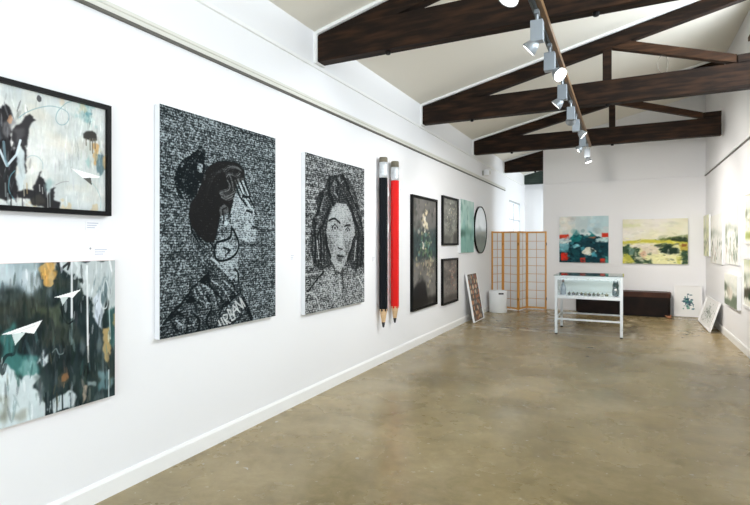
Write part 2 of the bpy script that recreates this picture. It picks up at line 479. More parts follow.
# glazed shopfront door behind the camera
bm = bmesh.new()
for x in (DOOR[0], DOOR[0]+1.13, DOOR[0]+2.26, DOOR[1]-.06): box(bm, x, x+.06, YF-.09, YF-.03, 0, DOOR[3])
box(bm, DOOR[0]+.06, DOOR[1]-.06, YF-.088, YF-.032, DOOR[3]-.07, DOOR[3]); box(bm, DOOR[0]+.06, DOOR[1]-.06, YF-.088, YF-.032, 0, .1)
d = struct('door_1', bm, M_trim)
obj('pane', bx(DOOR[0]+.03, DOOR[1]-.03, YF-.062, YF-.058, .05, DOOR[3]-.03), M_glass, d)

# trim
def base_prof(d=.016, h=.115): return [(0, 0), (d, 0), (d, h-.02), (d*.45, h), (0, h)]
bm = bmesh.new()
prism(bm, [(XL+p[0], p[1]) for p in base_prof()], YF, YE); struct('baseboard_left', bm, M_trim)
bm = bmesh.new()
prism(bm, [(XR-p[0], p[1]) for p in base_prof()], YB, 5.7); prism(bm, [(XR-p[0], p[1]) for p in base_prof()], 5.7, YF)
struct('baseboard_right', bm, M_trim)
bm = bmesh.new(); prism(bm, [(YB-p[0], p[1]) for p in base_prof(.012, .06)], XP+.002, XR-.02, 'x'); struct('baseboard_back', bm, M_wall)
rail = [(0, .012), (.026, .012), (.026, .02), (.014, .024), (.014, .044), (.022, .05), (.022, .07), (0, .074)]
ZR = 2.862
bm = bmesh.new(); prism(bm, [(XL+p[0], ZR+p[1]) for p in rail], YF, 13.0); r1 = struct('trim_1', bm, M_rail)
M_railshadow = mat('rail_shadow_strip', rgb(92, 90, 82), .5)  # dark strip carries the shadow gap below the rail in its colour
obj('rail_shadow_strip', bx(XL, XL+.022, YF, 13.0, ZR-.004, ZR+.012), M_railshadow, r1)
bm = bmesh.new(); prism(bm, [(XR-p[0], ZR+.03+p[1]*.6) for p in rail], YF, YB-.02); r2 = struct('trim_2', bm, M_wall)
obj('rail_shadow_strip', bx(XR-.022, XR, YF, YB-.02, ZR+.022, ZR+.037), M_railshadow, r2)
bm = bmesh.new(); prism(bm, [(YB-p[0], ZR+.01+p[1]*.45) for p in rail], XP+.001, XR-.001, 'x'); struct('trim_3', bm, M_wall)
bm = bmesh.new(); prism(bm, [(XL, 3.24), (XL+.016, 3.245), (XL+.016, 3.275), (XL, 3.285)], YF, YE); struct('trim_4', bm, M_trim)
# white bead that edges the ceiling boards against each truss
TY = [4.2, 7.08, 9.95, 12.82, 15.62]
TT = .13
for k, y in enumerate(TY):
    bm = bmesh.new()
    zt = lambda x: ceil_z(x)
    prism(bm, [(XL+.03, zt(XL+.03)-.035), (XR, zt(XR)-.035), (XR, zt(XR)-.002), (XL+.03, zt(XL+.03)-.002)], y-.018, y+TT+.02)
    box(bm, XL, XL+.03, y-.018, y+TT+.02, 3.287, ceil_z(XL)-.002)
    struct('trim_%d' % (5+k), bm, M_trim)

# ------------------------------------------------------------------ roof trusses
tr_lab = ['dark timber roof truss nearest the viewer, crossing the top of the photo',
          'dark timber roof truss second from the viewer, its king post and brace in full view',
          'dark timber roof truss third from the viewer, just before the back wall',
          'dark truss end jutting out behind the back wall above the paper screen',
          'farthest dark truss in the alcove, lowest and greyest of the beams']
for k, y in enumerate(TY):
    x0 = XL + .03; x1 = XR - .05
    t = thing('roof_truss', tr_lab[k], 'roof truss', ((x0+x1)/2, y, 3.30), (0, 0, 0), 'timber roof trusses')
    def part(name, pts, a, b, m=M_wood if k < 4 else M_wgrey, bev=.006):
        bm = bmesh.new(); prism(bm, [(p[0]-(x0+x1)/2, p[1]-3.30) for p in pts], a, b, bev=bev)
        return obj(name, bm, m, t)
    rt = lambda x: ceil_z(x) - .038                # top face of rafter
    part('tie_beam', [(x0, 3.30), (x1, 3.30), (x1, 3.60), (x0+.16, 3.60), (x0, 3.575-.02)], .0, TT)
    part('rafter', [(x0, rt(x0)), (x0+.0, rt(x0)-.04), (x0+.62, 3.602), (x0+.85, rt(x0+.85)-.168), (XR-.01, rt(XR-.01)-.168), (XR-.01, rt(XR-.01))], .008, TT-.008)
    part('king_post', [(-.255, 3.6), (-.15, 3.6), (-.15, rt(-.15)-.165), (-.255, rt(-.255)-.165)], .014, TT-.014)
    part('brace', [(-.149, 4.012), (1.17, 3.602), (1.17, 3.705), (.0, 4.083), (-.149, rt(-.149)-.17)], .016, TT-.016, M_wood2)
    part('end_block', [(1.172, 3.601), (x1, 3.601), (x1, 3.70), (1.172, 3.695)], .0, TT)
    for xb in ((-1.98, -.2)):
        bm = bmesh.new(); lathe(bm, [(.022, -.028), (.026, -.01), (.026, .0)], xb-(x0+x1)/2, TT/2, 8); obj('bolt', bm, M_black, t)

# wire loop left on the second truss
bm = bmesh.new()
tube(bm, [(.42+.055*math.cos(a)*(1 if abs(math.sin(a)) < .98 else .3), 7.13, 3.60+.115+.115*math.sin(a)) for a in [R(-80+20*i) for i in range(18)]], .0028, 6)
tag(obj('wire_loop', bm, mat('wire', rgb(120, 112, 100), .4, metal=.5)), 'thin wire loop standing on the tie beam of the second truss', 'wire')
# timber stub high on the right wall
bm = bx(1.27, XR-.002, 7.0, 7.1, 3.83, 3.88, bev=.004)
tag(obj('timber_stub', bm, M_wood2), 'short brown timber stub on the right wall above the second truss end', 'timber')

# ------------------------------------------------------------------ lighting track
XT = -.57
t = thing('lighting_track', 'long grey lighting track on a tan timber batten under the trusses', 'lighting track', (XT, 5.0, 3.245))
obj('batten', bx(-.006, .032, -5.2, 4.85, .0, .053, bev=.003), M_batten, t)
bm = bmesh.new(); box(bm, -.046, -.008, -5.1, 4.8, .0, .04)
box(bm, -.046, -.036, -5.1, 4.8, -.012, .0); box(bm, -.018, -.008, -5.1, 4.8, -.012, .0)
obj('track', bm, M_track, t)
spots = [(2.98, 'D', 1, 'first spotlight at the top edge of the photo, only its lamp showing'),
         (3.88, 'L', 1, 'grey box spotlight turned left, second from the top along the track'),
         (4.58, 'R', 2, 'grey box spotlight with the brightest lamp, facing right on the track'),
         (5.56, 'L', 1, 'grey box spotlight turned left in front of the second truss'),
         (6.50, 'A', 0, 'grey box spotlight just before the second truss, lamp hidden behind its box'),
         (7.20, 'R', 1, 'grey box spotlight facing right just past the second truss'),
         (8.35, 'L', 1, 'second last spotlight on the track, tilted towards the left wall'),
         (9.45, 'B', 1, 'farthest spotlight at the end of the track, before the back wall')]
ZT = 3.233
HEADS = []
for y, side, br, lab in spots:
    t = thing('track_spotlight', lab, 'spotlight', (XT-.012, y, ZT), (0, 0, 0), 'track spotlights')
    bm = bmesh.new(); box(bm, -.016, .016, -.03, .03, -.03, -.001); lathe(bm, [(.01, -.085), (.01, -.025)], 0, 0, 10)
    obj('adapter', bm, M_alu, t)
    obj('gear_box', bx(-.045, .045, -.037, .037, -.235, -.08, bev=.004), M_spot, t)
    dirs = {'L': Vector((-.74, .02, -.68)), 'R': Vector((.62, -.45 if br == 2 else .05, -.62)), 'B': Vector((.3, -.1, -.9)), 'D': Vector((-.3, -.3, -.9)), 'A': Vector((-.2, .9, -.4))}[side].normalized()
    q = Vector((0, 0, -1)).rotation_difference(dirs).to_matrix().to_4x4()
    off = {'L': (-.012, 0, -.235), 'R': (.045, 0, -.245), 'B': (0, 0, -.25), 'D': (0, 0, -.25), 'A': (0, .05, -.2)}[side]
    pos = Vector(off) + dirs*.012
    M = Matrix.Translation(pos) @ q
    bm = bmesh.new(); lathe(bm, [(.06, -.062), (.059, -.048), (.045, -.008), (.03, .016), (.016, .024)], 0, 0, 24, cap=False)
    lathe(bm, [(.056, -.054), (.042, -.012), (.016, .016)], 0, 0, 24, cap=False)
    bmesh.ops.transform(bm, matrix=M, verts=bm.verts)
    obj('lamp_head', bm, M_alu, t, True)
    bm = bmesh.new(); lathe(bm, [(.0555, -.058), (.052, -.05)], 0, 0, 24)
    bmesh.ops.transform(bm, matrix=M, verts=bm.verts)
    obj('lens', bm, M_lens if br == 2 else M_lensdim, t)
    HEADS.append(Vector((XT-.012, y, ZT)) + M @ Vector((0, 0, -.075)))

# ------------------------------------------------------------------ left wall: black framed abstract with bird
def art_bird():
    y0, zt, w, h = .93, 2.285, 1.005, .595
    A = Art(w, h, 420, 3)
    f = crop(0, 70, 6.25, y0, zt, w, h); g = crop(0, 145, 6.25, y0, zt, w, h)
    A.img[:] = np.array([206, 210, 206])/255.
    A.wash(4, 3, (178, 186, 186), .4, .8, .8); A.wash(30, 4, (192, 199, 198), .45, .8, .6); A.wash(7, 6, (224, 225, 221), .5, .7, .8); A.wash(5, 5, (214, 206, 188), .6, .85, .5)
    A.paintover(700, .006, .05, .05, .03, .4, tilt=.08)
    A.poly(f([(390, 165), (560, 210), (600, 330), (560, 400), (470, 300), (400, 220)]), (206, 214, 208), .6, .1, 6)
    A.blob(*f([(540, 285)])[0], .1, .12, (140, 178, 180), .6, 1.3, 16, 1.6)
    A.blob(*f([(545, 270)])[0], .045, .09, (84, 136, 142), .7, 1.3, 20, 1.8)
    A.blob(*f([(520, 235)])[0], .04, .06, (208, 190, 150), .5, 1.2, 20, 2)
    A.blob(*f([(390, 185)])[0], .03, .05, (212, 184, 146), .4, 1.0, 20, 2)
    A.poly(g([(520, 0), (640, 0), (660, 120), (640, 190), (600, 150), (560, 110)]), (190, 196, 190), .6, .08, 4)
    A.poly(g([(575, 0), (615, 0), (615, 90), (590, 120), (575, 60)]), (198, 150, 84), .75, .08, 2)
    A.poly(g([(590, 60), (640, 50), (655, 150), (620, 190), (600, 130)]), (84, 110, 116), .85, .1, 2)
    A.poly(g([(645, 80), (665, 60), (675, 170), (650, 150)]), (214, 178, 120), .7, .06, 2)
    A.poly(g([(530, 90), (550, 60), (570, 130), (555, 150)]), (150, 184, 180), .7, .06, 2)
    # warm ochres along the bottom
    for x in (180, 215, 290, 330, 400, 430, 600):
        A.blob(*g([(x, 395)])[0], .035, .06, (200, 168, 110), .45, 1.2, 24, 2)
    A.paintover(200, .006, .035, .1, .02, .5, (.75, 1, .05, .6), .1)
    # dark mass on the left
    dark = (34, 33, 35)
    A.poly([(0, .05), (.12, .16), (.25, .1)] + f([(-60, 200), (10, 240), (40, 205), (60, 260), (75, 300), (60, 345), (80, 380), (60, 440), (70, 505)]) +
           g([(110, 0), (120, 120), (95, 180), (115, 240), (110, 330), (60, 345), (30, 360), (-40, 330)]) + [(.3, .95), (.1, .85), (0, .9)], dark, .96, .05, 1, 18)
    A.poly(f([(60, 290), (100, 350), (70, 400), (30, 440), (0, 400), (20, 330)]), (120, 118, 120), .7, .08, 3)
    A.blob(*f([(65, 310)])[0], .02, .04, (202, 150, 110), .6, .8, 20, 3)
    A.poly(f([(-30, 300), (10, 330), (20, 420), (-20, 440)]), (104, 112, 120), .55, .1, 3)
    A.paintover(260, .008, .04, .22, .015, .55, (0, .6, .1, 1), .2)
    A.dabs(46, (.38, .56, .15, .85), [(120, 122, 126), (70, 72, 76), (150, 154, 160), (24, 24, 26)], .006, .05, .5)
    # bird
    A.poly(f([(140, 330), (155, 290), (185, 272), (208, 290), (212, 306), (232, 318), (205, 325), (185, 355), (180, 400), (172, 450), (170, 505)]) +
           g([(165, 0), (168, 60), (165, 180), (155, 180), (150, 60), (130, 0), (100, 30), (85, -20)]) + f([(70, 430), (85, 370), (110, 345)]), (46, 44, 46), .97, .025, 1, 30)
    A.poly(f([(90, 380), (140, 370), (150, 420), (130, 460), (90, 440)]), (92, 90, 92), .6, .08, 3)
    # pale legs / streaks
    A.poly(g([(110, 40), (125, 0), (150, 60), (160, 240), (150, 290), (118, 280), (110, 180)]), (196, 208, 210), .85, .05, 2)
    A.line(g([(0, 30), (45, 130), (105, 60), (130, -30)]), .018, (214, 226, 232), .9)
    A.line(g([(25, -20), (35, 90), (50, 130)]), .02, (120, 150, 160), .7)
    A.curve(g([(95, 160), (65, 200), (58, 280), (90, 340)]), .008, (90, 140, 150), .8)
    # dark thistle shapes
    A.poly(g([(110, 290), (160, 280), (205, 285), (225, 215), (262, 152), (250, 200), (272, 215), (290, 260), (300, 320), (330, 270), (350, 258), (335, 310), (345, 345), (380, 360), (372, 395), (330, 405), (290, 400), (250, 385), (200, 375), (190, 330), (120, 330)]), dark, .95, .04, 1, 24)
    A.poly(g([(195, 330), (260, 300), (285, 350), (250, 385), (205, 375)]), (70, 68, 60), .6, .1, 3)
    A.poly(g([(280, 240), (310, 205), (335, 230), (310, 300), (290, 280)]), (150, 178, 176), .7, .08, 3)
    # bottom drips
    for k in range(22):
        x = .34 + .36*A.rng.random(); y_ = .8+.12*A.rng.random(); A.drip(x, y_, y_+.04+.12*A.rng.random(), .004+.008*A.rng.random(), [dark, (222, 225, 220), (150, 160, 160), (196, 170, 120)][k % 4], .55)
    A.bristle(.13)
    # dark blot with drips at right
    A.poly(f([(525, 395), (540, 378), (580, 378), (608, 400), (605, 440), (570, 442), (530, 430)]), (52, 50, 46), .95, .03, 1, 24)
    for x, e in ((540, 470), (565, 500), (580, 520), (596, 490)): A.line(f([(x, 430), (x+1, e)]), .012, (104, 98, 84), .8)
    A.blob(*f([(245, 180)])[0], .024, .034, (66, 66, 68), .9, .5, 20, 5)
    A.blob(*f([(75, 92)])[0], .012, .016, (110, 110, 112), .9, .5, 20, 5)
    A.paintover(140, .005, .03, .1, .01, .35, (.62, 1, .1, 1), .1)
    # looping teal line
    lp = [(120, 300), (150, 275), (200, 250), (260, 232), (320, 225), (380, 238), (425, 265), (432, 305), (410, 338), (375, 340), (352, 310), (360, 265), (385, 235), (420, 205), (470, 190)]
    A.curve(f(lp), .007, (124, 158, 164), .8)
    A.curve(g([(170, 80), (200, 66), (240, 75), (268, 110), (270, 150)]), .006, (160, 184, 186), .8)
    A.curve(g([(350, 250), (390, 232), (430, 228)]), .006, (140, 140, 140), .8)
    A.curve(g([(575, 235), (610, 280), (632, 340), (630, 395)]), .006, (150, 178, 178), .8)
    # paper plane
    A.poly(g([(445, 143), (628, 197), (622, 204), (520, 206)]), (246, 247, 246), 1, 0, 0)
    A.poly(g([(522, 207), (570, 204), (577, 252)]), (84, 84, 78), 1, 0, 0)
    A.line(g([(445, 143), (575, 200)]), .004, (176, 180, 178), .8)
    return A
A = art_bird()
framed('framed_painting', 'black-framed pale abstract with a dark crow and looping lines, upper left on the wall', 'painting', 'left', .93+.5025, 1.664, A, t_=.026, d=.045)

# ------------------------------------------------------------------ left wall: dark canvas with paper planes
def art_planes():
    y0, zt, w, h = .80, 1.404, 1.19, .803
    A = Art(w, h, 430, 8)
    f = crop(0, 255, 5.61, y0, zt, w, h); g = crop(0, 345, 5.61, y0, zt, w, h)
    A.img[:] = np.array([30, 42, 43])/255.
    A.wash(6, 5, (52, 66, 62), .4, .75, .9); A.wash(30, 4, (22, 30, 32), .45, .75, .8); A.wash(5, 7, (58, 62, 50), .55, .8, .7)
    # misty sky at the upper left
    A.poly([(0, 0)] + f([(235, 30), (240, 90), (200, 150), (180, 230), (110, 200), (60, 160), (0, 190), (-200, 230)]) + [(0, .35)], (166, 184, 190), .9, .12, 9, 9)
    A.wash(7, 6, (58, 74, 78), .55, .8, .35)
    A.poly(f([(100, 90), (220, 70), (200, 140), (170, 220), (110, 190)]), (206, 216, 220), .7, .12, 6)
    A.poly(f([(-50, 40), (60, 40), (60, 140), (-50, 160)]), (214, 222, 224), .5, .15, 8)
    # orange cloud
    for x, y, r in ((265, 80, .055), (285, 100, .05), (240, 120, .04), (270, 145, .04)):
        A.blob(*f([(x, y)])[0], r, r*.9, (206, 160, 86), .85, 1.0, 16, 3)
    # pale top right
    A.poly(f([(320, 30), (400, 30), (660, 20), (660, 260), (620, 330), (590, 200), (560, 410), (520, 330), (515, 240), (470, 210), (450, 130), (400, 100), (340, 75)]), (192, 200, 200), .92, .07, 2, 16)
    A.poly(f([(530, 140), (545, 200), (560, 180), (570, 130), (600, 120), (610, 200), (580, 300), (560, 250)]), (66, 88, 92), .7, .06, 3)
    A.poly(f([(525, 240), (560, 200), (575, 330), (560, 410), (530, 350)]), (208, 216, 226), .9, .04, 2)
    A.wash(40, 5, (160, 172, 172), .6, .8, .25)
    A.poly(f([(590, 290), (650, 270), (655, 505), (600, 505)]), (52, 88, 84), .85, .08, 3)
    A.line(f([(415, 130), (440, 70), (420, 40)]), .02, (220, 226, 226), .6)
    A.curve(f([(590, 130), (560, 220), (565, 290), (595, 290), (605, 200), (585, 130), (575, 200)]), .009, (216, 224, 224), .8)
    A.line(f([(320, 40), (335, 80), (385, 40), (375, 80)]), .018, (30, 34, 34), .9, .01)
    # ochre column right
    A.poly(f([(560, 410), (600, 390), (610, 505)]) + g([(620, 30), (600, 105), (575, 60), (570, 0)]) + f([(565, 470)]), (182, 156, 104), .85, .08, 2, 14)
    A.poly(f([(625, 330), (650, 310), (655, 380), (630, 400)]), (176, 150, 92), .7, .08, 2)
    A.poly(g([(560, 160), (620, 150), (640, 210), (580, 245), (550, 220)]), (110, 146, 152), .7, .1, 4)
    A.poly(g([(470, 110), (500, 100), (505, 190), (475, 180)]), (14, 18, 20), .9, .06, 2)
    # olive glaze under the planes
    A.poly(f([(110, 360), (240, 290), (330, 270), (350, 400), (300, 370), (200, 330)]), (84, 92, 68), .6, .08, 5)
    A.poly(f([(250, 340), (420, 380), (450, 505), (240, 505)]), (70, 76, 62), .45, .1, 6)
    # teal passage and pale ground at lower left
    A.poly(f([(0, 460), (60, 380), (75, 505)]) + g([(100, 60), (160, 60), (215, 90), (200, 160), (130, 200), (60, 150), (0, 120)]), (62, 118, 114), .85, .08, 3, 14)
    A.poly(g([(130, 60), (200, 80), (190, 150), (140, 195), (100, 170)]), (116, 160, 156), .75, .08, 4)
    A.poly(g([(-300, 160), (0, 100), (40, 105), (70, 160), (130, 205), (185, 150), (205, 180), (180, 250), (215, 290), (250, 330), (255, 410), (100, 450), (-300, 560)]), (206, 218, 220), .95, .06, 2, 14)
    A.wash(24, 5, (178, 194, 198), .62, .85, .35)
    A.poly(g([(190, 190), (235, 180), (240, 300), (205, 260)]), (110, 124, 122), .7, .1, 4)
    A.poly(g([(-20, 250), (20, 280), (45, 400), (30, 460), (-20, 470)]), (116, 118, 102), .7, .15, 6)
    A.poly(g([(110, 370), (150, 360), (140, 430), (100, 440)]), (134, 134, 120), .6, .15, 5)
    A.poly(g([(280, 320), (330, 285), (400, 260), (425, 300), (400, 345), (285, 390)]), (206, 218, 220), .9, .05, 2)
    for x in (252, 285, 312, 345, 390): A.line(g([(x, 270), (x+2, 395)]), .011, (28, 38, 40), .9)
    A.curve(g([(25, 110), (10, 160), (0, 120), (30, 60), (70, 50), (75, 10)]), .02, (24, 34, 36), .8)
    A.poly(g([(200, 110), (225, 60), (235, 20), (250, 80), (265, 40), (270, 90), (240, 130), (220, 90)]), (206, 216, 218), .95, .03, 1)
    A.curve(g([(290, 40), (310, 20), (325, 50), (350, 45), (355, 20)]), .008, (130, 146, 146), .8)
    A.blob(*g([(358, 185)])[0], .03, .035, (186, 120, 72), .8, .9, 18, 3)
    A.blob(*g([(340, 190)])[0], .05, .06, (96, 84, 62), .5, .9, 18, 3)
    A.poly(g([(465, 240), (480, 230), (485, 290), (460, 330), (455, 300)]), (176, 160, 140), .8, .05, 2)
    A.poly(g([(490, 205), (530, 200), (535, 225), (495, 235)]), (156, 172, 172), .7, .06, 2)
    # long vertical pale drips
    A.line(f([(398, 30), (398, 350)]), .014, (214, 220, 222), .95); A.line(f([(398, 350), (397, 500)]), .012, (112, 132, 132), .8)
    A.line(f([(484, 60), (488, 505)]), .012, (220, 224, 224), .95); A.line(g([(489, -10), (491, 95)]), .012, (214, 214, 208), .9)
    A.line(f([(608, 300), (615, 470)]), .008, (190, 204, 204), .8); A.line(g([(605, 140), (606, 290)]), .009, (196, 208, 208), .9)
    A.curve(f([(338, 290), (350, 350), (378, 385), (402, 370)]), .01, (16, 20, 22), .9)
    A.paintover(700, .008, .045, .12, .02, .5, tilt=.15)
    A.dabs(46, (.5, 1, .45, .95), [(44, 78, 76), (70, 108, 108), (20, 28, 30), (110, 134, 134), (86, 84, 62)], .007, .05, .5, .12)
    A.dabs(34, (.5, .85, .05, .6), [(24, 32, 32), (40, 56, 50), (64, 78, 66), (14, 18, 20)], .008, .05, .55, .12)
    A.dabs(30, (.8, 1, .02, .35), [(206, 214, 214), (176, 188, 190), (120, 138, 140), (226, 230, 230)], .006, .045, .6, .12)
    A.line(f([(398, 30), (398, 350)]), .012, (214, 220, 222), .8); A.line(f([(484, 60), (488, 505)]), .011, (222, 226, 226), .85)
    # two paper planes
    A.poly(f([(300, 236), (395, 208), (448, 192), (402, 240), (380, 234), (340, 240)]), (240, 242, 242), 1, 0, 0)
    A.poly(f([(332, 236), (380, 234), (346, 282)]), (196, 206, 204), 1, 0, 0)
    A.poly(f([(0, 446), (130, 400), (232, 364), (186, 440), (120, 432), (60, 444)]), (242, 244, 244), 1, 0, 0)
    A.poly(f([(62, 444), (140, 432), (80, 505)]), (200, 212, 210), 1, 0, 0)
    A.line(f([(60, 440), (190, 395)]), .004, (190, 190, 188), .8)
    A.bristle(.13)
    return A
A = art_planes()
canvas('canvas_painting', 'dark green abstract canvas with white paper planes, lowest picture at far left', 'painting', 'left', .80+.595, .601, A, d=.035, edge=M_canvasp)

# ------------------------------------------------------------------ two portraits made of dense scribbled writing
def scribble(A, rows, tone, keep, contrast=1., seed=5, dark=(20, 25, 27), light=(182, 193, 197)):
    """rows of tiny strokes whose ink weight follows the tone map"""
    n = A.noise(rows*2.9*A.asp, rows*1.9, 2)
    n2 = A.noise(rows*.9*A.asp, rows*.95, 2)
    row = .5 + .5*np.cos(2*PI*(A.V*rows + .35*(A.noise(3, 3, 2)-.5)))
    p = .62*n + .2*n2 + .14*(1-row)
    p = .75*p + .25*A.noise(rows*1.1*A.asp, rows*2.6, 1)
    p = (p - p.mean())/p.std()*.2 + .5
    tone = np.clip(tone*1.08 - .1, 0, 1)
    k = np.clip((tone - p)*1.9*contrast + .5, 0, 1)
    k = np.clip((1-keep)*k + keep*tone, 0, 1)[..., None]
    A.img = np.array(dark)/255.*(1-k) + np.array(light)/255.*k

class Tone(Art):
    """grey-level drawing used as the ink map"""
    def t(s): return s.img[..., 0]
def T(v): return (v*255, v*255, v*255)

def art_profile():
    y0, zt, w, h = 2.31, 2.413, 1.21, 1.535
    A = Tone(w, h, 420, 21, 660)
    a = crop(155, 130, 5.944, y0, zt, w, h); b = crop(155, 210, 5.944, y0, zt, w, h); c = crop(155, 270, 5.944, y0, zt, w, h)
    A.img[:] = .5
    A.wash(3, 60, T(.3), .52, .7, .7); A.wash(3, 40, T(.68), .58, .78, .6); A.wash(4, 4, T(.42), .5, .8, .6)
    A.poly(a([(470, 330), (720, 280), (720, 505), (600, 505)]) + b([(720, 200), (500, 200)]), T(.44), .6, .1, 6)
    # face, neck, ear
    A.poly(a([(455, 400), (480, 380), (520, 390), (560, 430), (604, 497)]) + b([(582, 28), (604, 44), (600, 56), (578, 66), (584, 92), (598, 104), (594, 114), (600, 124), (590, 140), (598, 162), (592, 188), (556, 192), (500, 178), (470, 130), (450, 80), (440, 0)]), T(.76), 1, 0, 1)
    A.poly(b([(470, 40), (510, 60), (500, 140), (460, 120)]), T(.62), .7, .06, 4)
    A.line(b([(540, 5), (572, 15)]), .012, T(.1), .9); A.line(b([(575, 98), (600, 104)]), .01, T(.1), .95); A.line(b([(585, 40), (590, 62)]), .008, T(.25), .8)
    A.line(b([(565, 108), (590, 108)]), .008, T(.2), .9)
    A.poly(b([(360, 190), (450, 110), (480, 170), (490, 215), (492, 262), (484, 310), (486, 425), (440, 395), (395, 335), (362, 292)]), T(.74), 1, 0, 2)
    A.poly(b([(455, 110), (485, 170), (490, 230), (440, 190), (420, 140)]), T(.5), .8, .05, 3)
    # hair mass
    hair = a([(290, 255), (318, 216), (370, 190), (440, 188), (492, 204), (525, 244), (528, 292), (500, 310), (478, 330), (470, 380), (455, 440), (440, 505)]) + b([(430, 20), (378, 40), (374, 90), (345, 190), (300, 192), (258, 160), (212, 100), (196, 40)]) + a([(195, 505), (205, 440), (232, 400), (262, 340)])
    A.poly(hair, T(.0), 1, .01, 1)
    A.poly(a([(236, 122), (262, 100), (292, 112), (290, 160), (294, 230), (286, 262), (292, 305), (252, 322), (256, 398), (214, 408), (160, 416), (134, 390), (120, 322), (108, 282), (124, 232), (150, 182), (200, 156)]), T(.02), .97, .02, 1)
    for p, q in ((((245, 190), (275, 205), (272, 258), (238, 240)), .72), (((250, 108), (285, 95), (290, 130), (262, 130)), .5), (((150, 190), (168, 186), (160, 225), (150, 220)), .6), (((138, 355), (160, 372), (190, 400), (160, 405)), .6), (((250, 330), (258, 325), (252, 385), (245, 380)), .55), (((285, 270), (302, 265), (296, 300), (288, 300)), .62)):
        A.poly(a(p), T(q), .8, .02, 2)
    # streaks in the hair over the temple
    for p in ([(420, 280), (440, 262), (480, 275), (500, 260)], [(425, 300), (440, 330), (430, 360), (385, 372)], [(470, 370), (420, 395), (380, 378)], [(440, 270), (455, 320), (460, 360)], [(405, 250), (430, 225), (470, 222), (505, 240)], [(390, 400), (420, 412), (455, 395)]):
        A.curve(a(p), .007, T(.9), .9); A.curve(a([(x_+7, y_+9) for x_, y_ in p]), .005, T(.6), .8); A.curve(a([(x_-5, y_-9) for x_, y_ in p]), .004, T(.75), .7)
    # forelocks falling across the brow
    A.poly(a([(470, 300), (525, 290), (560, 385), (600, 490), (570, 480), (520, 420), (480, 360)]), T(.6), .9, .02, 1)
    for p in ([(480, 302), (510, 370), (560, 450), (596, 500)], [(500, 300), (540, 380), (560, 395)], [(470, 320), (500, 400), (540, 450)], [(525, 300), (556, 385)], [(515, 395), (555, 400), (585, 460)]):
        A.line(a(p), .011, T(.05), .95)
    for p in ([(515, 305), (548, 385)], [(490, 300), (520, 375)], [(530, 410), (580, 480)]): A.line(a(p), .012, T(.95), .9)
    for k in range(16):                    # fine strands swept back over the head
        o_ = k*9
        A.curve(a([(505-o_*.4, 300-o_*.35), (470-o_*.9, 240+o_*.1), (400-o_*.7, 225+o_*.5), (330-o_*.25, 300+o_*.9)]), .003, T(.28), .5)
    for k in range(7):
        A.curve(a([(275-k*8, 130+k*10), (230-k*10, 180+k*16), (180-k*6, 260+k*14), (160+k*6, 360+k*5)]), .004, T(.24), .5)
    # ear and ear ring
    A.poly(a([(380, 460), (410, 440), (432, 465), (430, 505)]) + b([(432, 60), (410, 105), (392, 60), (376, 10)]), T(.66), 1, 0, 1)
    A.line(a([(395, 505), (400, 470), (420, 462)]), .008, T(.15), .9); A.line(b([(395, 0), (405, 50), (400, 80)]), .01, T(.1), .9)
    A.blob(*b([(417, 80)])[0], .013, .013, T(.98), 1, .1, 9, 5)
    # hoop outline and neck strands
    A.curve(b([(362, 190), (346, 250), (368, 298), (430, 294), (478, 256), (492, 205), (480, 160), (452, 110), (440, 165), (370, 190)]), .012, T(.02), .95)
    A.line(b([(405, 225), (440, 240), (415, 270)]), .012, T(.1), .8); A.line(b([(470, 350), (488, 370), (492, 440)]), .012, T(.05), .9)
    for p in ([(205, 80), (215, 130), (255, 195)], [(230, 110), (260, 170), (290, 205)], [(320, 190), (345, 225)]): A.line(b(p), .009, T(.05), .9)
    # jacket
    A.poly(b([(318, 300), (345, 290), (385, 330), (440, 395), (490, 435)]) + c([(500, 100), (535, 180), (580, 290), (576, 302), (20, 420), (22, 350), (90, 262), (160, 190), (215, 112), (252, 78)]), T(.37), 1, .01, 1)
    A.wash(14, 18, T(.5), .55, .75, .25)
    for p in ([(310, 20), (250, 85), (215, 115), (265, 85), (320, 60)], [(250, 70), (300, 40), (310, 70), (350, 130), (300, 100), (260, 80), (220, 105)], [(170, 165), (210, 150), (260, 190), (300, 230), (230, 190), (175, 195)], [(85, 265), (130, 250), (180, 230), (110, 280), (60, 320)], [(500, 110), (540, 190), (580, 285), (560, 290), (520, 210)], [(480, 120), (500, 140), (390, 240), (400, 200)], [(90, 290), (130, 330), (140, 370), (110, 340)]):
        A.poly(c(p), T(.06), .9, .02, 1)
    for p in ([(30, 345), (90, 262), (160, 190), (215, 112), (252, 78), (312, 18)], [(300, 150), (330, 220), (300, 300), (320, 340)], [(210, 250), (260, 300), (250, 360)], [(350, 130), (400, 190), (380, 260)], [(440, 60), (470, 110), (430, 170)], [(130, 250), (190, 300), (180, 380)]):
        A.curve(c(p), .012, T(.04), .85)
    for p in ([(290, 90), (340, 140), (360, 220)], [(230, 120), (260, 180), (330, 200)], [(120, 300), (170, 330), (230, 320)], [(400, 60), (450, 110), (480, 140)], [(330, 60), (400, 110), (440, 180)]):
        A.curve(c(p), .008, T(.72), .8)
    for p in ([(330, 290), (350, 300), (400, 355), (450, 410)],): A.line(b(p), .012, T(.85), .9)
    for p in ([(255, 75), (290, 95), (345, 130)], [(240, 95), (290, 160), (300, 220)]): A.line(c(p), .008, T(.7), .7)
    scribble(A, 88, A.t()*.9 + .03, .2 + .3*A.blur(A.inside(hair), 2), 1., 5)
    # brown-black lift of the hair ink
    A.blend(A.blur(A.inside(hair), 1), (38, 33, 31), .5)
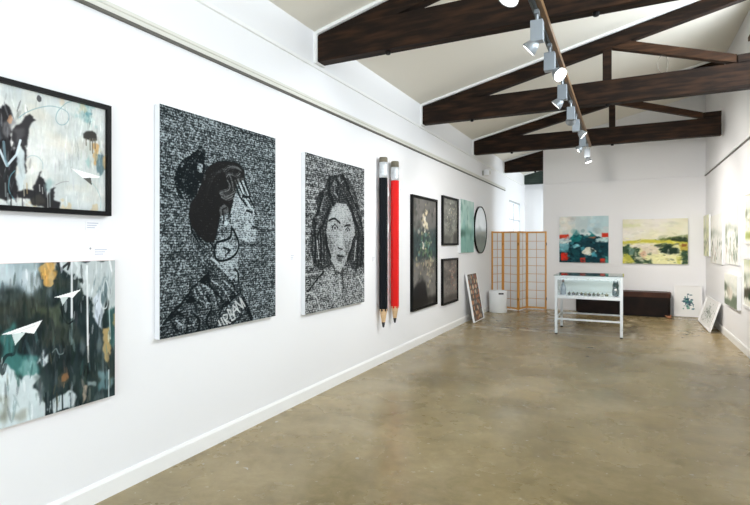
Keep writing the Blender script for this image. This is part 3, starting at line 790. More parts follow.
    # slanted lettering band on the jacket front
    for p in ([(372, 300), (392, 345)], [(388, 285), (412, 335)], [(400, 280), (428, 325)], [(402, 268), (424, 262), (424, 288), (410, 298), (445, 315)], [(425, 235), (452, 298)], [(425, 235), (446, 240), (446, 264), (466, 262), (470, 288), (452, 298)], [(462, 272), (458, 210), (500, 250)], [(464, 246), (482, 228)], [(490, 240), (470, 185), (520, 225), (498, 165)], [(505, 170), (530, 215)]):
        A.line(c(p), .0085, (204, 208, 208), .8)
    A.line(c([(372, 338), (440, 322), (520, 262)]), .006, (20, 22, 24), .8)
    return A
A = art_profile()
canvas('canvas_portrait', 'large black and white portrait canvas of a person in profile with hair in a bun', 'portrait', 'left', 2.30+.605, .878, A, d=.045, m=M_ink)

def art_face():
    y0, zt, w, h = 3.96, 2.37, 1.205, 1.54
    A = Tone(w, h, 320, 33, 560)
    d = crop(295, 145, 5.61, y0, zt, w, h); e = crop(295, 230, 5.61, y0, zt, w, h)
    A.img[:] = .52
    A.wash(2, 60, T(.3), .52, .7, .7); A.wash(2, 44, T(.76), .56, .76, .7)
    hair = d([(168, 195), (195, 168), (250, 164), (300, 198), (332, 262), (348, 330), (368, 410), (378, 505)]) + e([(384, 60), (376, 200), (340, 222), (318, 300), (300, 180), (180, 200), (140, 225), (100, 200), (80, 120), (70, 40)]) + d([(78, 505), (92, 400), (120, 372), (108, 310), (122, 272), (160, 250)])
    A.poly(hair, T(.26), 1, .02, 2)
    A.poly(e([(60, 360), (150, 235), (210, 215), (320, 220), (380, 300), (382, 420), (50, 470)]), T(.58), .9, .02, 3)
    A.poly(e([(150, 240), (250, 235), (250, 380), (180, 400), (130, 330)]), T(.66), .8, .04, 5)
    face = d([(198, 352), (225, 325), (280, 330), (308, 385), (325, 450), (328, 505)]) + e([(312, 60), (300, 130), (272, 192), (244, 236), (212, 206), (182, 150), (164, 80), (163, 0)]) + d([(163, 505), (176, 420)])
    A.poly(face, T(.74), 1, 0, 1)
    A.poly(d([(205, 350), (270, 335), (300, 400), (250, 430), (200, 410)]), T(.84), .8, 0, 6); A.poly(e([(235, 10), (262, 10), (262, 90), (240, 95)]), T(.88), .8, 0, 3); A.poly(e([(270, 60), (308, 60), (296, 130), (275, 150)]), T(.5), .7, .02, 5); A.poly(e([(166, 20), (196, 40), (205, 140), (182, 140)]), T(.5), .7, .02, 4)
    for k in range(12):
        o_ = k*7
        A.curve(d([(245-o_*.9, 175+o_*.5), (200-o_*.9, 250+o_), (165-o_*.6, 340+o_*.7), (130-o_*.4, 505)]), .006, T(.06 if k % 2 else .5), .7)
        A.curve(d([(255+o_*.5, 172+o_*.4), (295+o_*.5, 235+o_*.7), (325+o_*.4, 340+o_*.4), (345+o_*.3, 505)]), .006, T(.06 if k % 2 else .5), .7)
        A.curve(e([(70+o_*1.2, -10), (82+o_*1.1, 60), (78+o_*1.2, 130), (90+o_*1.0, 200)]), .006, T(.06 if k % 2 else .55), .65)
    # dark locks
    for p, wd in (([(185, 190), (180, 260), (205, 330)], .035), ([(215, 175), (235, 220), (230, 270)], .02), ([(260, 175), (300, 260), (340, 350)], .03), ([(190, 340), (160, 420), (120, 505)], .02), ([(125, 290), (145, 280), (130, 350), (100, 420)], .025), ([(318, 400), (340, 450), (352, 505)], .03), ([(90, 420), (110, 440), (95, 505)], .018), ([(280, 300), (310, 360), (320, 420)], .018), ([(345, 380), (372, 470)], .02)):
        A.line(d(p), wd, T(.04), .9, .012)
    for p, wd in (([(165, 30), (170, 90), (190, 150)], .03), ([(325, 40), (312, 100), (290, 160)], .03), ([(100, 0), (110, 90), (100, 180)], .02), ([(135, 20), (140, 120), (120, 200)], .018), ([(350, 20), (345, 120), (340, 210)], .025), ([(258, 215), (262, 330)], .015), ([(150, 235), (90, 310), (60, 352)], .016), ([(375, 40), (360, 200)], .015)):
        A.line(e(p), wd, T(.04), .9, .012)
    for p, wd in (([(212, 200), (215, 270), (235, 300)], .014), ([(240, 190), (250, 215), (262, 205)], .014), ([(300, 250), (330, 320)], .012), ([(150, 310), (135, 360)], .014), ([(105, 410), (135, 400)], .012), ([(110, 470), (130, 430)], .012), ([(330, 390), (345, 440)], .012)):
        A.line(d(p), wd, T(.74), .6, .012)
    for p, wd in (([(115, 60), (125, 160)], .01), ([(335, 60), (325, 170)], .01), ([(85, 350), (115, 385), (130, 440)], .012), ([(55, 355), (85, 350)], .01), ([(345, 260), (372, 320), (375, 400)], .012), ([(240, 300), (250, 360)], .012)):
        A.line(e(p), wd, T(.88), .9)
    # features
    A.curve(d([(182, 424), (214, 413), (244, 438)]), .014, T(.04), .95); A.curve(d([(270, 456), (285, 450), (302, 449)]), .012, T(.04), .95)
    for cx, cy, r in ((216, 466, .026), (288, 480, .022)):
        P = d([(cx, cy)])[0]
        A.blob(*P, r*1.5, r*.95, T(.35), .9, .1, 9, 4); A.blob(*P, r*.95, r*.9, T(.97), .95, .05, 9, 4); A.blob(*P, r*.5, r*.5, T(.02), 1, .05, 9, 4)
        A.line([(P[0]-r*1.5/A.asp, P[1]-.004), (P[0], P[1]-r*.95), (P[0]+r*1.5/A.asp, P[1]-.002)], .009, T(.04), .9)
    A.line(e([(262, 20), (268, 60), (258, 95)]), .008, T(.5), .7); A.line(e([(232, 96), (240, 104), (258, 108)]), .011, T(.1), .9)
    A.poly(e([(222, 142), (238, 136), (248, 140), (268, 146), (252, 154), (236, 152)]), T(.12), .95, 0, 1)
    A.poly(e([(226, 156), (250, 158), (262, 156), (250, 178), (236, 176)]), T(.36), .9, 0, 1)
    A.line(e([(225, 152), (266, 152)]), .005, T(.02), .9)
    A.poly(e([(225, 190), (262, 185), (244, 205)]), T(.96), .7, 0, 3); A.poly(e([(190, 60), (215, 70), (205, 130), (185, 120)]), T(.6), .6, .03, 4)
    A.poly(e([(205, 215), (245, 240), (265, 215), (262, 260), (220, 250)]), T(.3), .8, .03, 3)
    scribble(A, 76, A.t()*.92 + .03, .16 + .2*A.blur(A.inside(face), 2) + .12*A.blur(A.inside(hair), 2), 1., 9, (28, 30, 31), (190, 194, 194))
    return A
A = art_face()
canvas('canvas_portrait', 'black and white portrait canvas of a long-haired face looking out, left of the giant pencils', 'portrait', 'left', 3.96+.6025, .83, A, d=.045, m=M_ink)

# ------------------------------------------------------------------ giant pencils
M_pblk = mat('pencil_black', rgb(7, 13, 19), .5, spec=.15); M_pred = mat('pencil_red', rgb(214, 16, 12), .45, spec=.25)
M_eras = mat('eraser', rgb(118, 112, 96), .8, noise=(rgb(98, 92, 78), (20, 20, 20), 4, .4, .7)); M_ferr = mat('ferrule', rgb(205, 210, 214), .35, metal=.35)
M_pwood = mat('cedar', rgb(214, 182, 142), .6, noise=(rgb(196, 160, 118), (10, 10, 40), 4, .4, .7)); M_lead = mat('graphite', rgb(30, 30, 32), .5)
def pencil(label, u, vt, ve, vf, vb, vw, vl, m):
    Yc, _ = on_left(u, 200, XL+.075)
    Z = lambda v: on_left(u, v, XL+.075)[1]
    z0 = Z(vl); t = thing('hanging_pencil', label, 'giant pencil', (XL+.075, Yc, z0), (0, 0, 0), 'giant pencils')
    r = .053
    zz = lambda v: Z(v) - z0
    bm = bmesh.new(); lathe(bm, [(r*.98, zz(ve)), (r*.98, zz(vt)-.012), (r*.9, zz(vt))], 0, 0, 28); obj('eraser', bm, M_eras, t, False)
    bm = bmesh.new()
    pr = [(r*1.0, zz(vf))]
    for k in range(1, 5):
        zc = zz(vf) + (zz(ve)-zz(vf))*k/5; pr += [(r*1.0, zc-.008), (r*1.03, zc-.004), (r*1.03, zc+.004), (r*1.0, zc+.008)]
    pr.append((r*1.0, zz(ve))); lathe(bm, pr, 0, 0, 28); obj('ferrule', bm, M_ferr, t, True)
    # hexagonal barrel with scalloped lower end
    bm = bmesh.new(); n = 24; rb, rt_ = [], []
    for i in range(n):
        a = 2*PI*i/n; hx = r*.98*math.cos(PI/6)/math.cos(((a+PI/6) % (PI/3)) - PI/6)*1.02
        sc = .03*abs(math.cos(3*a)) if True else 0
        rb.append(bm.verts.new((hx*math.cos(a), hx*math.sin(a), zz(vb)+sc-.012))); rt_.append(bm.verts.new((hx*math.cos(a), hx*math.sin(a), zz(vf))))
    for i in range(n): bm.faces.new((rb[i], rb[(i+1) % n], rt_[(i+1) % n], rt_[i]))
    bm.faces.new(rb[::-1]); bm.faces.new(rt_); obj('barrel', bm, m, t)
    bm = bmesh.new(); lathe(bm, [(r*.42, zz(vw)), (r*.93, zz(vb)+.02)], 0, 0, 28); obj('wood_tip', bm, M_pwood, t, False)
    bm = bmesh.new(); lathe(bm, [(r*.1, 0), (r*.24, .01), (r*.42, zz(vw))], 0, 0, 24); obj('lead', bm, M_lead, t, True)
    for vb_ in (191, 228):
        obj('wall_bracket', bx(-.072, .03, .045, .1, zz(vb_)-.055, zz(vb_)+.055, bev=.006), M_white, t)
pencil('giant black pencil hung point down beside the red one', 383.4, 157.5, 162.5, 178, 310.5, 322, 327.5, M_pblk)
pencil('giant red pencil hung point down beside the black one', 394.9, 161.5, 167.5, 180.7, 307.6, 317.8, 322.8, M_pred)

# ------------------------------------------------------------------ black framed still lifes, green canvas, round panel
def art_floral(w, h, seed, nx, base, blooms, lower, mid):
    A = Art(w, h, nx, seed)
    A.img[:] = np.array(base)/255.
    A.wash(3, 5, tuple(np.array(base)*1.35), .4, .8, .7); A.wash(4, 8, tuple(np.array(base)*.5), .5, .8, .7)
    if mid: A.poly([(0, .3), (1, .27), (1, .56), (0, .58)], mid, .8, .06, 4)
    for (cx, cy, sx, sy, n, cols) in blooms:
        for _ in range(n):
            x = cx + A.rng.normal()*sx; y = cy + A.rng.normal()*sy
            c = cols[int(A.rng.integers(len(cols)))]; r = .008 + .018*A.rng.random()
            A.blob(x, y, r*1.1, r, c, .85, .5, 30, 3)
    A.paintover(200, .02, .02, .2, .02, .6)
    for p, c, a in lower: A.poly(p, c, a, .06, 3)
    return A
cream = [(214, 204, 178), (190, 176, 140), (160, 150, 118), (228, 222, 206)]; leaf = [(58, 92, 84), (84, 110, 76), (34, 52, 48), (96, 128, 120)]
A = art_floral(1.0, 1.61, 41, 90, (92, 90, 86), [(.52, .2, .07, .07, 34, cream), (.5, .42, .2, .07, 60, cream+leaf+leaf), (.55, .47, .22, .06, 40, leaf), (.75, .66, .1, .1, 34, [(150, 142, 120), (120, 112, 96), (176, 166, 140)]), (.4, .6, .2, .05, 24, [(120, 110, 90), (150, 140, 112)])],
    [([(.05, 1), (.05, .84), (.2, .76), (.42, .74), (.55, .8), (.62, 1)], (10, 10, 12), .95), ([(.0, .9), (1, .93), (1, 1), (0, 1)], (18, 17, 17), .8)], (40, 56, 58))
framed('framed_picture', 'tall black-framed still life of pale blooms, beside the red pencil', 'framed picture', 'left', 7.20, .53, A, t_=.036, d=.04, m=M_print, group='black-framed floral pictures')
A = art_floral(.80, .765, 42, 80, (118, 118, 110), [(.6, .35, .18, .2, 50, cream+[(126, 128, 104)]), (.45, .6, .2, .12, 40, [(120, 122, 100), (84, 88, 74), (176, 172, 150)])], [([(.0, .8), (.5, .84), (.5, 1), (0, 1)], (70, 70, 64), .8), ([(.72, .76), (.97, .74), (.97, .98), (.72, .98)], (44, 42, 38), .85)], None)
framed('framed_picture', 'small black-framed picture with grey-green grasses, upper of the stacked pair', 'framed picture', 'left', 8.455, 1.478, A, t_=.036, d=.04, m=M_print, group='black-framed floral pictures')
A = art_floral(.79, .71, 43, 80, (108, 103, 97), [(.68, .45, .14, .22, 60, [(156, 84, 66), (176, 110, 86), (120, 60, 50), (196, 160, 140)]), (.35, .6, .16, .2, 30, [(120, 112, 98), (150, 140, 124)])], [([(.0, .86), (1, .84), (1, 1), (0, 1)], (56, 50, 46), .8)], None)
framed('framed_picture', 'small black-framed picture with reddish stems, lower of the stacked pair', 'framed picture', 'left', 8.44, .468, A, t_=.036, d=.04, m=M_print, group='black-framed floral pictures')

A = Art(.915, 1.0, 80, 51)
A.img[:] = np.array([176, 205, 196])/255.
A.wash(4, 4, (150, 190, 184), .4, .75, .9); A.wash(6, 3, (206, 222, 214), .5, .75, .7)
A.poly([(0, .55), (.5, .5), (1, .58), (1, .72), (0, .7)], (96, 140, 128), .75, .1, 5); A.poly([(0, .68), (1, .7), (1, 1), (0, 1)], (120, 164, 154), .8, .08, 5)
A.poly([(.0, .6), (.3, .58), (.4, .66), (0, .72)], (70, 104, 92), .7, .1, 3); A.wash(8, 6, (90, 132, 122), .6, .8, .6)
canvas('canvas_painting', 'pale sea-green abstract canvas between the framed pictures and the round panel', 'painting', 'left', 9.457, 1.335, A, d=.04)

# round panel with black rim
t = thing('round_picture', 'round black-rimmed panel with a misty grey-green scene', 'round picture', (XL+.004, 10.49, 1.302), (0, 0, R(90)))
bm = bmesh.new(); n = 64; ro, ri, dpt = .495, .484, .04
ring = [[bm.verts.new((r*math.cos(2*PI*i/n), y, .495 + r*math.sin(2*PI*i/n))) for i in range(n)] for r, y in ((ro, 0), (ro, -dpt), (ri, -dpt), (ri, 0))]
for k in range(4):
    a_, b_ = ring[k], ring[(k+1) % 4]
    for i in range(n): bm.faces.new((a_[i], a_[(i+1) % n], b_[(i+1) % n], b_[i]))
obj('rim', bm, M_black, t)
A = Art(.96, .96, 110, 52)
A.img[:] = np.array([214, 219, 220])/255.
A.wash(3, 3, (190, 200, 200), .4, .8, .8)
A.poly([(0, .5), (.4, .45), (.7, .5), (1, .46), (1, 1), (0, 1)], (120, 136, 134), .9, .08, 5)
A.poly([(0, .66), (.5, .6), (1, .66), (1, 1), (0, 1)], (78, 100, 94), .9, .1, 4); A.poly([(0, .8), (.5, .82), (1, .78), (1, 1), (0, 1)], (98, 118, 108), .8, .1, 3)
A.wash(16, 3, (150, 164, 160), .6, .8, .5)
o = A.mesh('picture', t, attr_mat('round_panel_paint', .3, .5, .3), -.03, -.48, .015)
bm = bmesh.new(); bm.from_mesh(o.data)          # trim the sheet to the circle
bmesh.ops.delete(bm, geom=[f for f in bm.faces if max(math.hypot(v.co.x, v.co.z-.495) for v in f.verts) > .4795], context='FACES')
bm.to_mesh(o.data); bm.free()
bm = bmesh.new()
lo = [bm.verts.new((.485*math.cos(2*PI*i/n), -.004, .495+.485*math.sin(2*PI*i/n))) for i in range(n)]; hi = [bm.verts.new((.485*math.cos(2*PI*i/n), -.028, .495+.485*math.sin(2*PI*i/n))) for i in range(n)]
bm.faces.new(lo); bm.faces.new(hi[::-1])
for i in range(n): bm.faces.new((lo[i], lo[(i+1) % n], hi[(i+1) % n], hi[i]))
obj('backing', bm, M_black, t)

# mosaic picture leaning at the foot of the left wall
A = Art(.70, .90, 70, 61)
A.img[:] = np.array([66, 54, 46])/255.
pal = [(196, 140, 96), (214, 178, 140), (150, 84, 56), (110, 100, 92), (230, 206, 176), (84, 70, 60), (176, 110, 74), (140, 140, 132)]
for r in range(9):
    for c_ in range(7):
        A.blob((c_+.5+.3*(r % 2)+.2*A.rng.normal()*.5)/7.3, (r+.5)/9+.01*A.rng.normal(), .044+.014*A.rng.random(), .048+.012*A.rng.random(), pal[int(A.rng.integers(8))], .95, .35, 26, 5)
tilt = math.atan2(.155, .9)
framed('leaning_picture', 'white-framed picture of round brown shapes leaning on the floor against the left wall', 'framed picture', 'left', 0, 0, A, t_=.014, d=.035, fm=M_white, m=M_print,
       rot=(-tilt, 0, R(90)), loc=(XL+.018+.155+.012, 9.70, .007))

# ------------------------------------------------------------------ bin
t = thing('waste_bin', 'white cylindrical bin with a dark slot handle in front of the paper screen', 'bin', (-2.5, 11.13, 0))
bm = bmesh.new(); lathe(bm, [(.185, .002), (.19, .012), (.192, .47), (.188, .478), (.182, .478), (.18, .465), (.176, .03), (.0005, .028)], 0, 0, 40); obj('body', bm, mat('white_metal', rgb(238, 240, 240), .4), t, True)
a0 = math.atan2(-11.13, 2.5) + .36
bm = bmesh.new()
vs = []
for z in (.405, .437):
    vs.append([bm.verts.new((.1935*math.cos(a0 + k*.06), .1935*math.sin(a0 + k*.06), z)) for k in range(-5, 6)])
for i in range(10): bm.faces.new((vs[0][i], vs[0][i+1], vs[1][i+1], vs[1][i]))
r_ = bmesh.ops.solidify(bm, geom=bm.faces[:], thickness=.003)
obj('handle_slot', bm, M_black, t)

# ------------------------------------------------------------------ folding paper screen
M_pine = mat('honey_pine', rgb(206, 146, 66), .45, noise=(rgb(222, 166, 88), (14, 14, 2), 5, .35, .7))
M_paperm = mat('rice_paper', rgb(240, 239, 238), .8)
_nt = M_paperm.node_tree; _b = _nt.nodes['Principled BSDF']; _t = _nt.nodes.new('ShaderNodeBsdfTranslucent'); _t.inputs[0].default_value = (.9, .9, .9, 1)
_m = _nt.nodes.new('ShaderNodeMixShader'); _m.inputs[0].default_value = .5
_nt.links.new(_b.outputs[0], _m.inputs[1]); _nt.links.new(_t.outputs[0], _m.inputs[2]); _nt.links.new(_m.outputs[0], _nt.nodes['Material Output'].inputs[0])
M_latt = mat('lattice_wood', rgb(206, 160, 108), .5)
t = thing('folding_screen', 'four-panel folding screen of honey wood and white paper by the back wall', 'folding screen', (-2.1, 11.8, 0))
HS = 1.79
pts = [(-2.728, 11.50), (-2.54, 11.82), (-2.145, 11.62), (-2.045, 12.05), (-1.59, 12.02)]
def seg_dir(a, b):
    d = Vector((b[0]-a[0], b[1]-a[1])); return d.length, math.atan2(d.y, d.x)
for k in range(4):
    a_, b_ = pts[k], pts[k+1]
    Ln, ang = seg_dir(a_, b_); Ln -= .006
    bm = bmesh.new(); tk, st = .02, .036
    box(bm, .003, st, -tk/2, tk/2, 0.005, HS, .002); box(bm, Ln-st, Ln, -tk/2, tk/2, .005, HS, .002)
    box(bm, st, Ln-st, -tk/2+.001, tk/2-.001, HS-.036, HS-.001); box(bm, st, Ln-st, -tk/2+.001, tk/2-.001, .02, .056)
    p = obj('panel', bm, M_pine, t); p.location = (a_[0]+2.1, a_[1]-11.8, 0); p.rotation_euler = (0, 0, ang)
    obj('paper', bx(st-.004, Ln-st+.004, .001, .003, .05, HS-.03), M_paperm, p)
    bm = bmesh.new(); wd = Ln-2*st
    box(bm, st+wd*.5-.005, st+wd*.5+.005, -.006, .0, .05, HS-.034)
    for j in range(1, 9):
        z = .056 + (HS-.092)*j/9; box(bm, st-.002, Ln-st+.002, -.007, .0005, z-.005, z+.005)
    obj('lattice', bm, M_latt, p)
    for z in (.25, 1.5):
        bm = bmesh.new(); box(bm, Ln-.01, Ln+.006, -tk/2-.004, -tk/2+.0005, z-.03, z+.03); obj('hinge', bm, M_black, p)

# ------------------------------------------------------------------ back wall paintings
def art_harbour():
    A = Art(1.02, 1.04, 150, 71)
    A.img[:] = np.array([206, 220, 220])/255.
    A.poly([(0, 0), (.34, 0), (.33, .4), (0, .4)], (232, 228, 216), .95, .06, 4); A.poly([(.45, .05), (1, 0), (1, .3), (.6, .34), (.45, .2)], (178, 206, 212), .8, .15, 6)
    A.wash(7, 5, (170, 196, 204), .55, .8, .5); A.poly([(.33, .02), (.6, .02), (.55, .35), (.34, .36)], (196, 208, 208), .6, .06, 4)
    A.poly([(0, .56), (.25, .5), (.45, .4), (.7, .42), (1, .5), (1, 1), (0, 1)], (14, 56, 66), 1, .03, 1)
    A.poly([(.2, .5), (.36, .3), (.48, .44), (.42, .54), (.2, .55)], (20, 124, 124), .95, .03, 1); A.poly([(.36, .3), (.41, .42), (.36, .5), (.3, .42)], (10, 76, 82), .8, .02, 1)
    A.poly([(.5, .42), (.62, .32), (.74, .42), (.72, .48), (.52, .46)], (24, 116, 120), .9, .02, 1); A.poly([(.5, .4), (.6, .34), (.66, .38), (.6, .43)], (226, 234, 232), .95, .02, 1)
    A.poly([(0, .4), (.2, .39), (.2, .46), (0, .48)], (206, 62, 40), 1, .02, 1); A.poly([(.87, .37), (1, .37), (1, .45), (.88, .46)], (206, 56, 36), 1, .02, 1)
    A.poly([(.55, .45), (.76, .44), (.72, .48)], (198, 96, 60), .8, .02, 1)
    A.poly([(0, .56), (.2, .52), (.2, .72), (.05, .76), (0, .72)], (150, 206, 216), .9, .05, 2); A.poly([(.0, .68), (.2, .62), (.2, .78), (0, .8)], (92, 154, 164), .7, .08, 3); A.poly([(.0, .55), (.25, .5), (.26, .55), (.02, .6)], (232, 236, 230), .9, .03, 1)
    A.poly([(.74, .5), (1, .46), (1, .56), (.75, .56)], (196, 222, 222), .9, .04, 1)
    A.poly([(.26, .62), (.38, .6), (.42, .66), (.3, .69)], (140, 206, 216), .9, .04, 1); A.poly([(.44, .66), (.52, .66), (.54, .73), (.46, .74)], (70, 160, 172), .9, .04, 1)
    A.blob(.62, .76, .13, .085, (232, 232, 214), 1, .4, 9, 6); A.poly([(.64, .7), (.74, .72), (.72, .8), (.66, .78)], (22, 44, 46), .9, .04, 1); A.poly([(.66, .8), (.76, .76), (.77, .88), (.68, .88)], (70, 160, 180), .9, .04, 1)
    A.poly([(.03, .8), (.17, .79), (.17, .95), (.03, .96)], (216, 50, 34), 1, .02, 1); A.poly([(.44, .9), (.54, .89), (.54, 1), (.44, 1)], (206, 60, 42), 1, .02, 1); A.poly([(.83, .9), (.94, .9), (.94, 1), (.83, 1)], (206, 60, 42), 1, .02, 1)
    A.poly([(.94, .86), (1, .86), (1, 1), (.94, 1)], (90, 170, 160), .8, .03, 1)
    A.poly([(.25, .72), (.42, .75), (.4, .95), (.27, .92)], (24, 86, 92), .6, .08, 2)
    A.paintover(260, .03, .02, .14, .02, .5, (0, 1, .4, 1)); A.paintover(60, .06, .05, .05, .03, .4, (0, 1, 0, .35))
    A.dabs(40, (.1, .95, .55, 1), [(12, 36, 44), (16, 80, 88), (60, 140, 150), (8, 20, 28)], .03, .02, .6)
    A.dabs(14, (.0, 1, .02, .35), [(236, 232, 222), (190, 210, 214), (170, 196, 206)], .06, .05, .25)
    return A
canvas('canvas_painting', 'square teal abstract canvas with red blocks, on the back wall above the display case', 'painting', 'back', -.827, 1.083, art_harbour(), d=.04)

def art_meadow():
    A = Art(1.21, .955, 170, 72)
    A.img[:] = np.array([232, 229, 208])/255.
    A.wash(4, 4, (222, 218, 184), .4, .8, .8); A.wash(5, 3, (236, 230, 226), .5, .8, .7)
    A.poly([(.62, .1), (.78, .06), (.9, .12), (.74, .14)], (196, 200, 178), .6, .06, 4); A.poly([(0, .1), (.3, .12), (.3, .17), (0, .18)], (212, 216, 160), .6, .08, 4)
    A.poly([(0, .5), (.4, .46), (.8, .42), (1, .36), (1, 1), (0, 1)], (216, 214, 160), .95, .03, 2)
    A.poly([(0, .5), (.35, .465), (.75, .46), (1, .5), (1, .56), (.6, .53), (.2, .53), (0, .56)], (198, 190, 62), .85, .04, 2)
    A.poly([(.48, .47), (.75, .4), (1, .35), (1, .42), (.8, .45), (.6, .48)], (96, 112, 62), .9, .03, 1); A.poly([(.68, .45), (.9, .4), (1, .42), (1, .52), (.8, .5)], (34, 50, 36), .9, .04, 1)
    A.poly([(.48, .6), (.62, .55), (.82, .57), (.78, .62), (.6, .64)], (44, 62, 44), .95, .05, 1); A.poly([(.56, .68), (.7, .6), (.86, .66), (.88, .76), (.7, .78), (.6, .74)], (26, 46, 36), .95, .05, 1)
    A.poly([(.1, .56), (.5, .54), (.46, .64), (.15, .64)], (228, 220, 206), .9, .06, 2); A.poly([(.3, .62), (.56, .62), (.55, .78), (.35, .8)], (220, 206, 190), .8, .08, 3)
    A.poly([(0, .62), (.1, .56), (.14, .66), (.26, .64), (.25, .8), (.34, .9), (.46, .9), (.46, 1), (.1, 1), (.0, .8)], (44, 72, 52), .92, .07, 1); A.poly([(.02, .8), (.08, .78), (.2, .95), (.1, 1), (0, 1)], (206, 200, 84), .85, .06, 2)
    A.poly([(.1, .64), (.2, .7), (.16, .84), (.1, .8)], (118, 150, 140), .7, .08, 2); A.blob(.32, .8, .07, .09, (206, 164, 140), .8, .5, 9, 3); A.poly([(.2, .86), (.3, .84), (.34, .96), (.26, .94)], (222, 220, 190), .8, .06, 2)
    A.poly([(.46, .78), (.9, .8), (.9, 1), (.46, 1)], (232, 230, 176), .9, .06, 3)
    A.poly([(.86, .56), (1, .54), (1, .72), (.9, .7)], (180, 160, 60), .85, .06, 1); A.poly([(.9, .54), (.98, .55), (.96, .62), (.9, .6)], (128, 64, 40), .7, .06, 1); A.poly([(.9, .72), (1, .7), (1, 1), (.92, 1)], (38, 66, 50), .9, .06, 1); A.poly([(.84, .82), (.92, .84), (.9, 1), (.84, .98)], (196, 196, 96), .8, .06, 2)
    A.wash(14, 5, (240, 236, 214), .66, .82, .45)
    A.paintover(260, .04, .014, .12, .02, .5, (0, 1, .42, 1)); A.paintover(60, .09, .03, .04, .03, .4, (0, 1, 0, .4))
    A.dabs(36, (0, 1, .55, 1), [(30, 50, 38), (52, 84, 58), (206, 200, 120), (230, 226, 196), (120, 140, 90)], .035, .016, .6)
    return A
canvas('canvas_painting', 'wide yellow-green landscape canvas on the back wall above the dark bench', 'painting', 'back', .563, 1.078, art_meadow(), d=.05)

# ------------------------------------------------------------------ dark bench along the back wall
M_bench = mat('dark_leather', rgb(17, 10, 7), .55, spec=.2, noise=(rgb(34, 21, 16), (5, 5, 5), 5, .4, .7))
M_btop = mat('bench_lid', rgb(58, 34, 24), .5, spec=.25, noise=(rgb(74, 44, 32), (4, 4, 4), 4, .4, .7))
t = thing('storage_bench', 'long low dark brown bench with rounded ends below the landscape canvas', 'bench', (-.04, 11.98, 0))
def rounded(x0, x1, y0, y1, z0, z1, r, bev):
    bm = bmesh.new(); pp = []
    for cx, cy, s in ((x1-r, y0+r, -90), (x1-r, y1-r, 0), (x0+r, y1-r, 90), (x0+r, y0+r, 180)):
        pp += [(cx + r*math.cos(R(s+k*15)), cy + r*math.sin(R(s+k*15))) for k in range(7)]
    a = [bm.verts.new((p[0], p[1], z0)) for p in pp]; b = [bm.verts.new((p[0], p[1], z1)) for p in pp]; n = len(pp)
    bm.faces.new(a[::-1]); top = bm.faces.new(b)
    for i in range(n): bm.faces.new((a[i], a[(i+1) % n], b[(i+1) % n], b[i]))
    if bev: bmesh.ops.bevel(bm, geom=list(top.edges), offset=bev, segments=4, affect='EDGES', profile=.5)
    return bm
obj('body', rounded(-.92, .875, -.17, .17, .03, .40, .05, 0), M_bench, t)
obj('seat_pad', rounded(-.93, .885, -.185, .185, .401, .505, .06, .035), M_btop, t, False)
obj('plinth', rounded(-.89, .85, -.15, .15, 0.0, .03, .04, 0), M_black, t)
# small terracotta piece on the floor at the bench corner
t = thing('ceramic_bird', 'tiny orange-brown ornament on the floor at the right end of the bench', 'ornament', (.80, 11.70, 0))
M_terra = mat('terracotta', rgb(166, 112, 78), .7)
bm = bmesh.new(); lathe(bm, [(.02, .0), (.045, .015), (.05, .035), (.03, .06), (.012, .07)], 0, 0, 16)
bmesh.ops.scale(bm, vec=(1.2, .8, 1), verts=bm.verts); obj('body', bm, M_terra, t, True); t.scale = (.75, .75, .75)
bm = bmesh.new(); lathe(bm, [(.004, .055), (.02, .066), (.022, .082), (.01, .097)], .042, 0, 12); obj('head', bm, M_terra, t, True)
bm = bmesh.new(); prism(bm, [(-.05, .03), (-.1, .07), (-.09, .085), (-.035, .055)], -.012, .012); obj('tail', bm, M_terra, t)

# ------------------------------------------------------------------ leaning prints
def art_plant(w, h, seed, cols, nx=80):
    A = Art(w, h, nx, seed); A.img[:] = np.array([236, 236, 234])/255.
    for _ in range(46 if w < 1 else 110):
        x = .48 + A.rng.normal()*(.1 if w < 1 else .17); y = .52 + A.rng.normal()*(.12 if w < 1 else .17) + abs(x-.48)*.3
        A.blob(x, y, .03+.03*A.rng.random(), .02+.02*A.rng.random(), cols[int(A.rng.integers(len(cols)))], .85, .6, 16, 4)
    A.line([(.48, .3), (.5, .5), (.45, .75)], .02, cols[0], .8, .02); A.line([(.36, .35), (.4, .5), (.5, .6)], .02, cols[1], .8, .02); A.line([(.62, .5), (.72, .62), (.74, .72)], .02, cols[0], .8, .02)
    return A
teal = [(40, 96, 104), (70, 130, 132), (52, 74, 96), (96, 150, 128), (30, 60, 70)]
A = art_plant(.40, .55, 81, teal)
tl = math.atan2(.06, .65)
framed('leaning_print', 'white-framed print of a teal plant leaning on the back wall beside the bench', 'framed print', 'back', 0, 0, A, t_=.022, d=.025, fm=M_white, m=M_print, mount=.03, rot=(-tl, 0, 0), loc=(1.165, YB-.014-.06-.012, .004))
A = art_plant(1.34, .42, 82, [(60, 84, 60), (96, 118, 86), (40, 56, 44), (70, 92, 66)], 110)
tl = math.atan2(.15, .50)
framed('leaning_print', 'white-framed green leaf print leaning steeply on the floor against the right wall', 'framed print', 'right', 0, 0, A, t_=.022, d=.03, fm=M_white, m=M_print, mount=.03, rot=(-tl, 0, R(-90)), loc=(XR-.02-.15-.012, 10.83, .009))

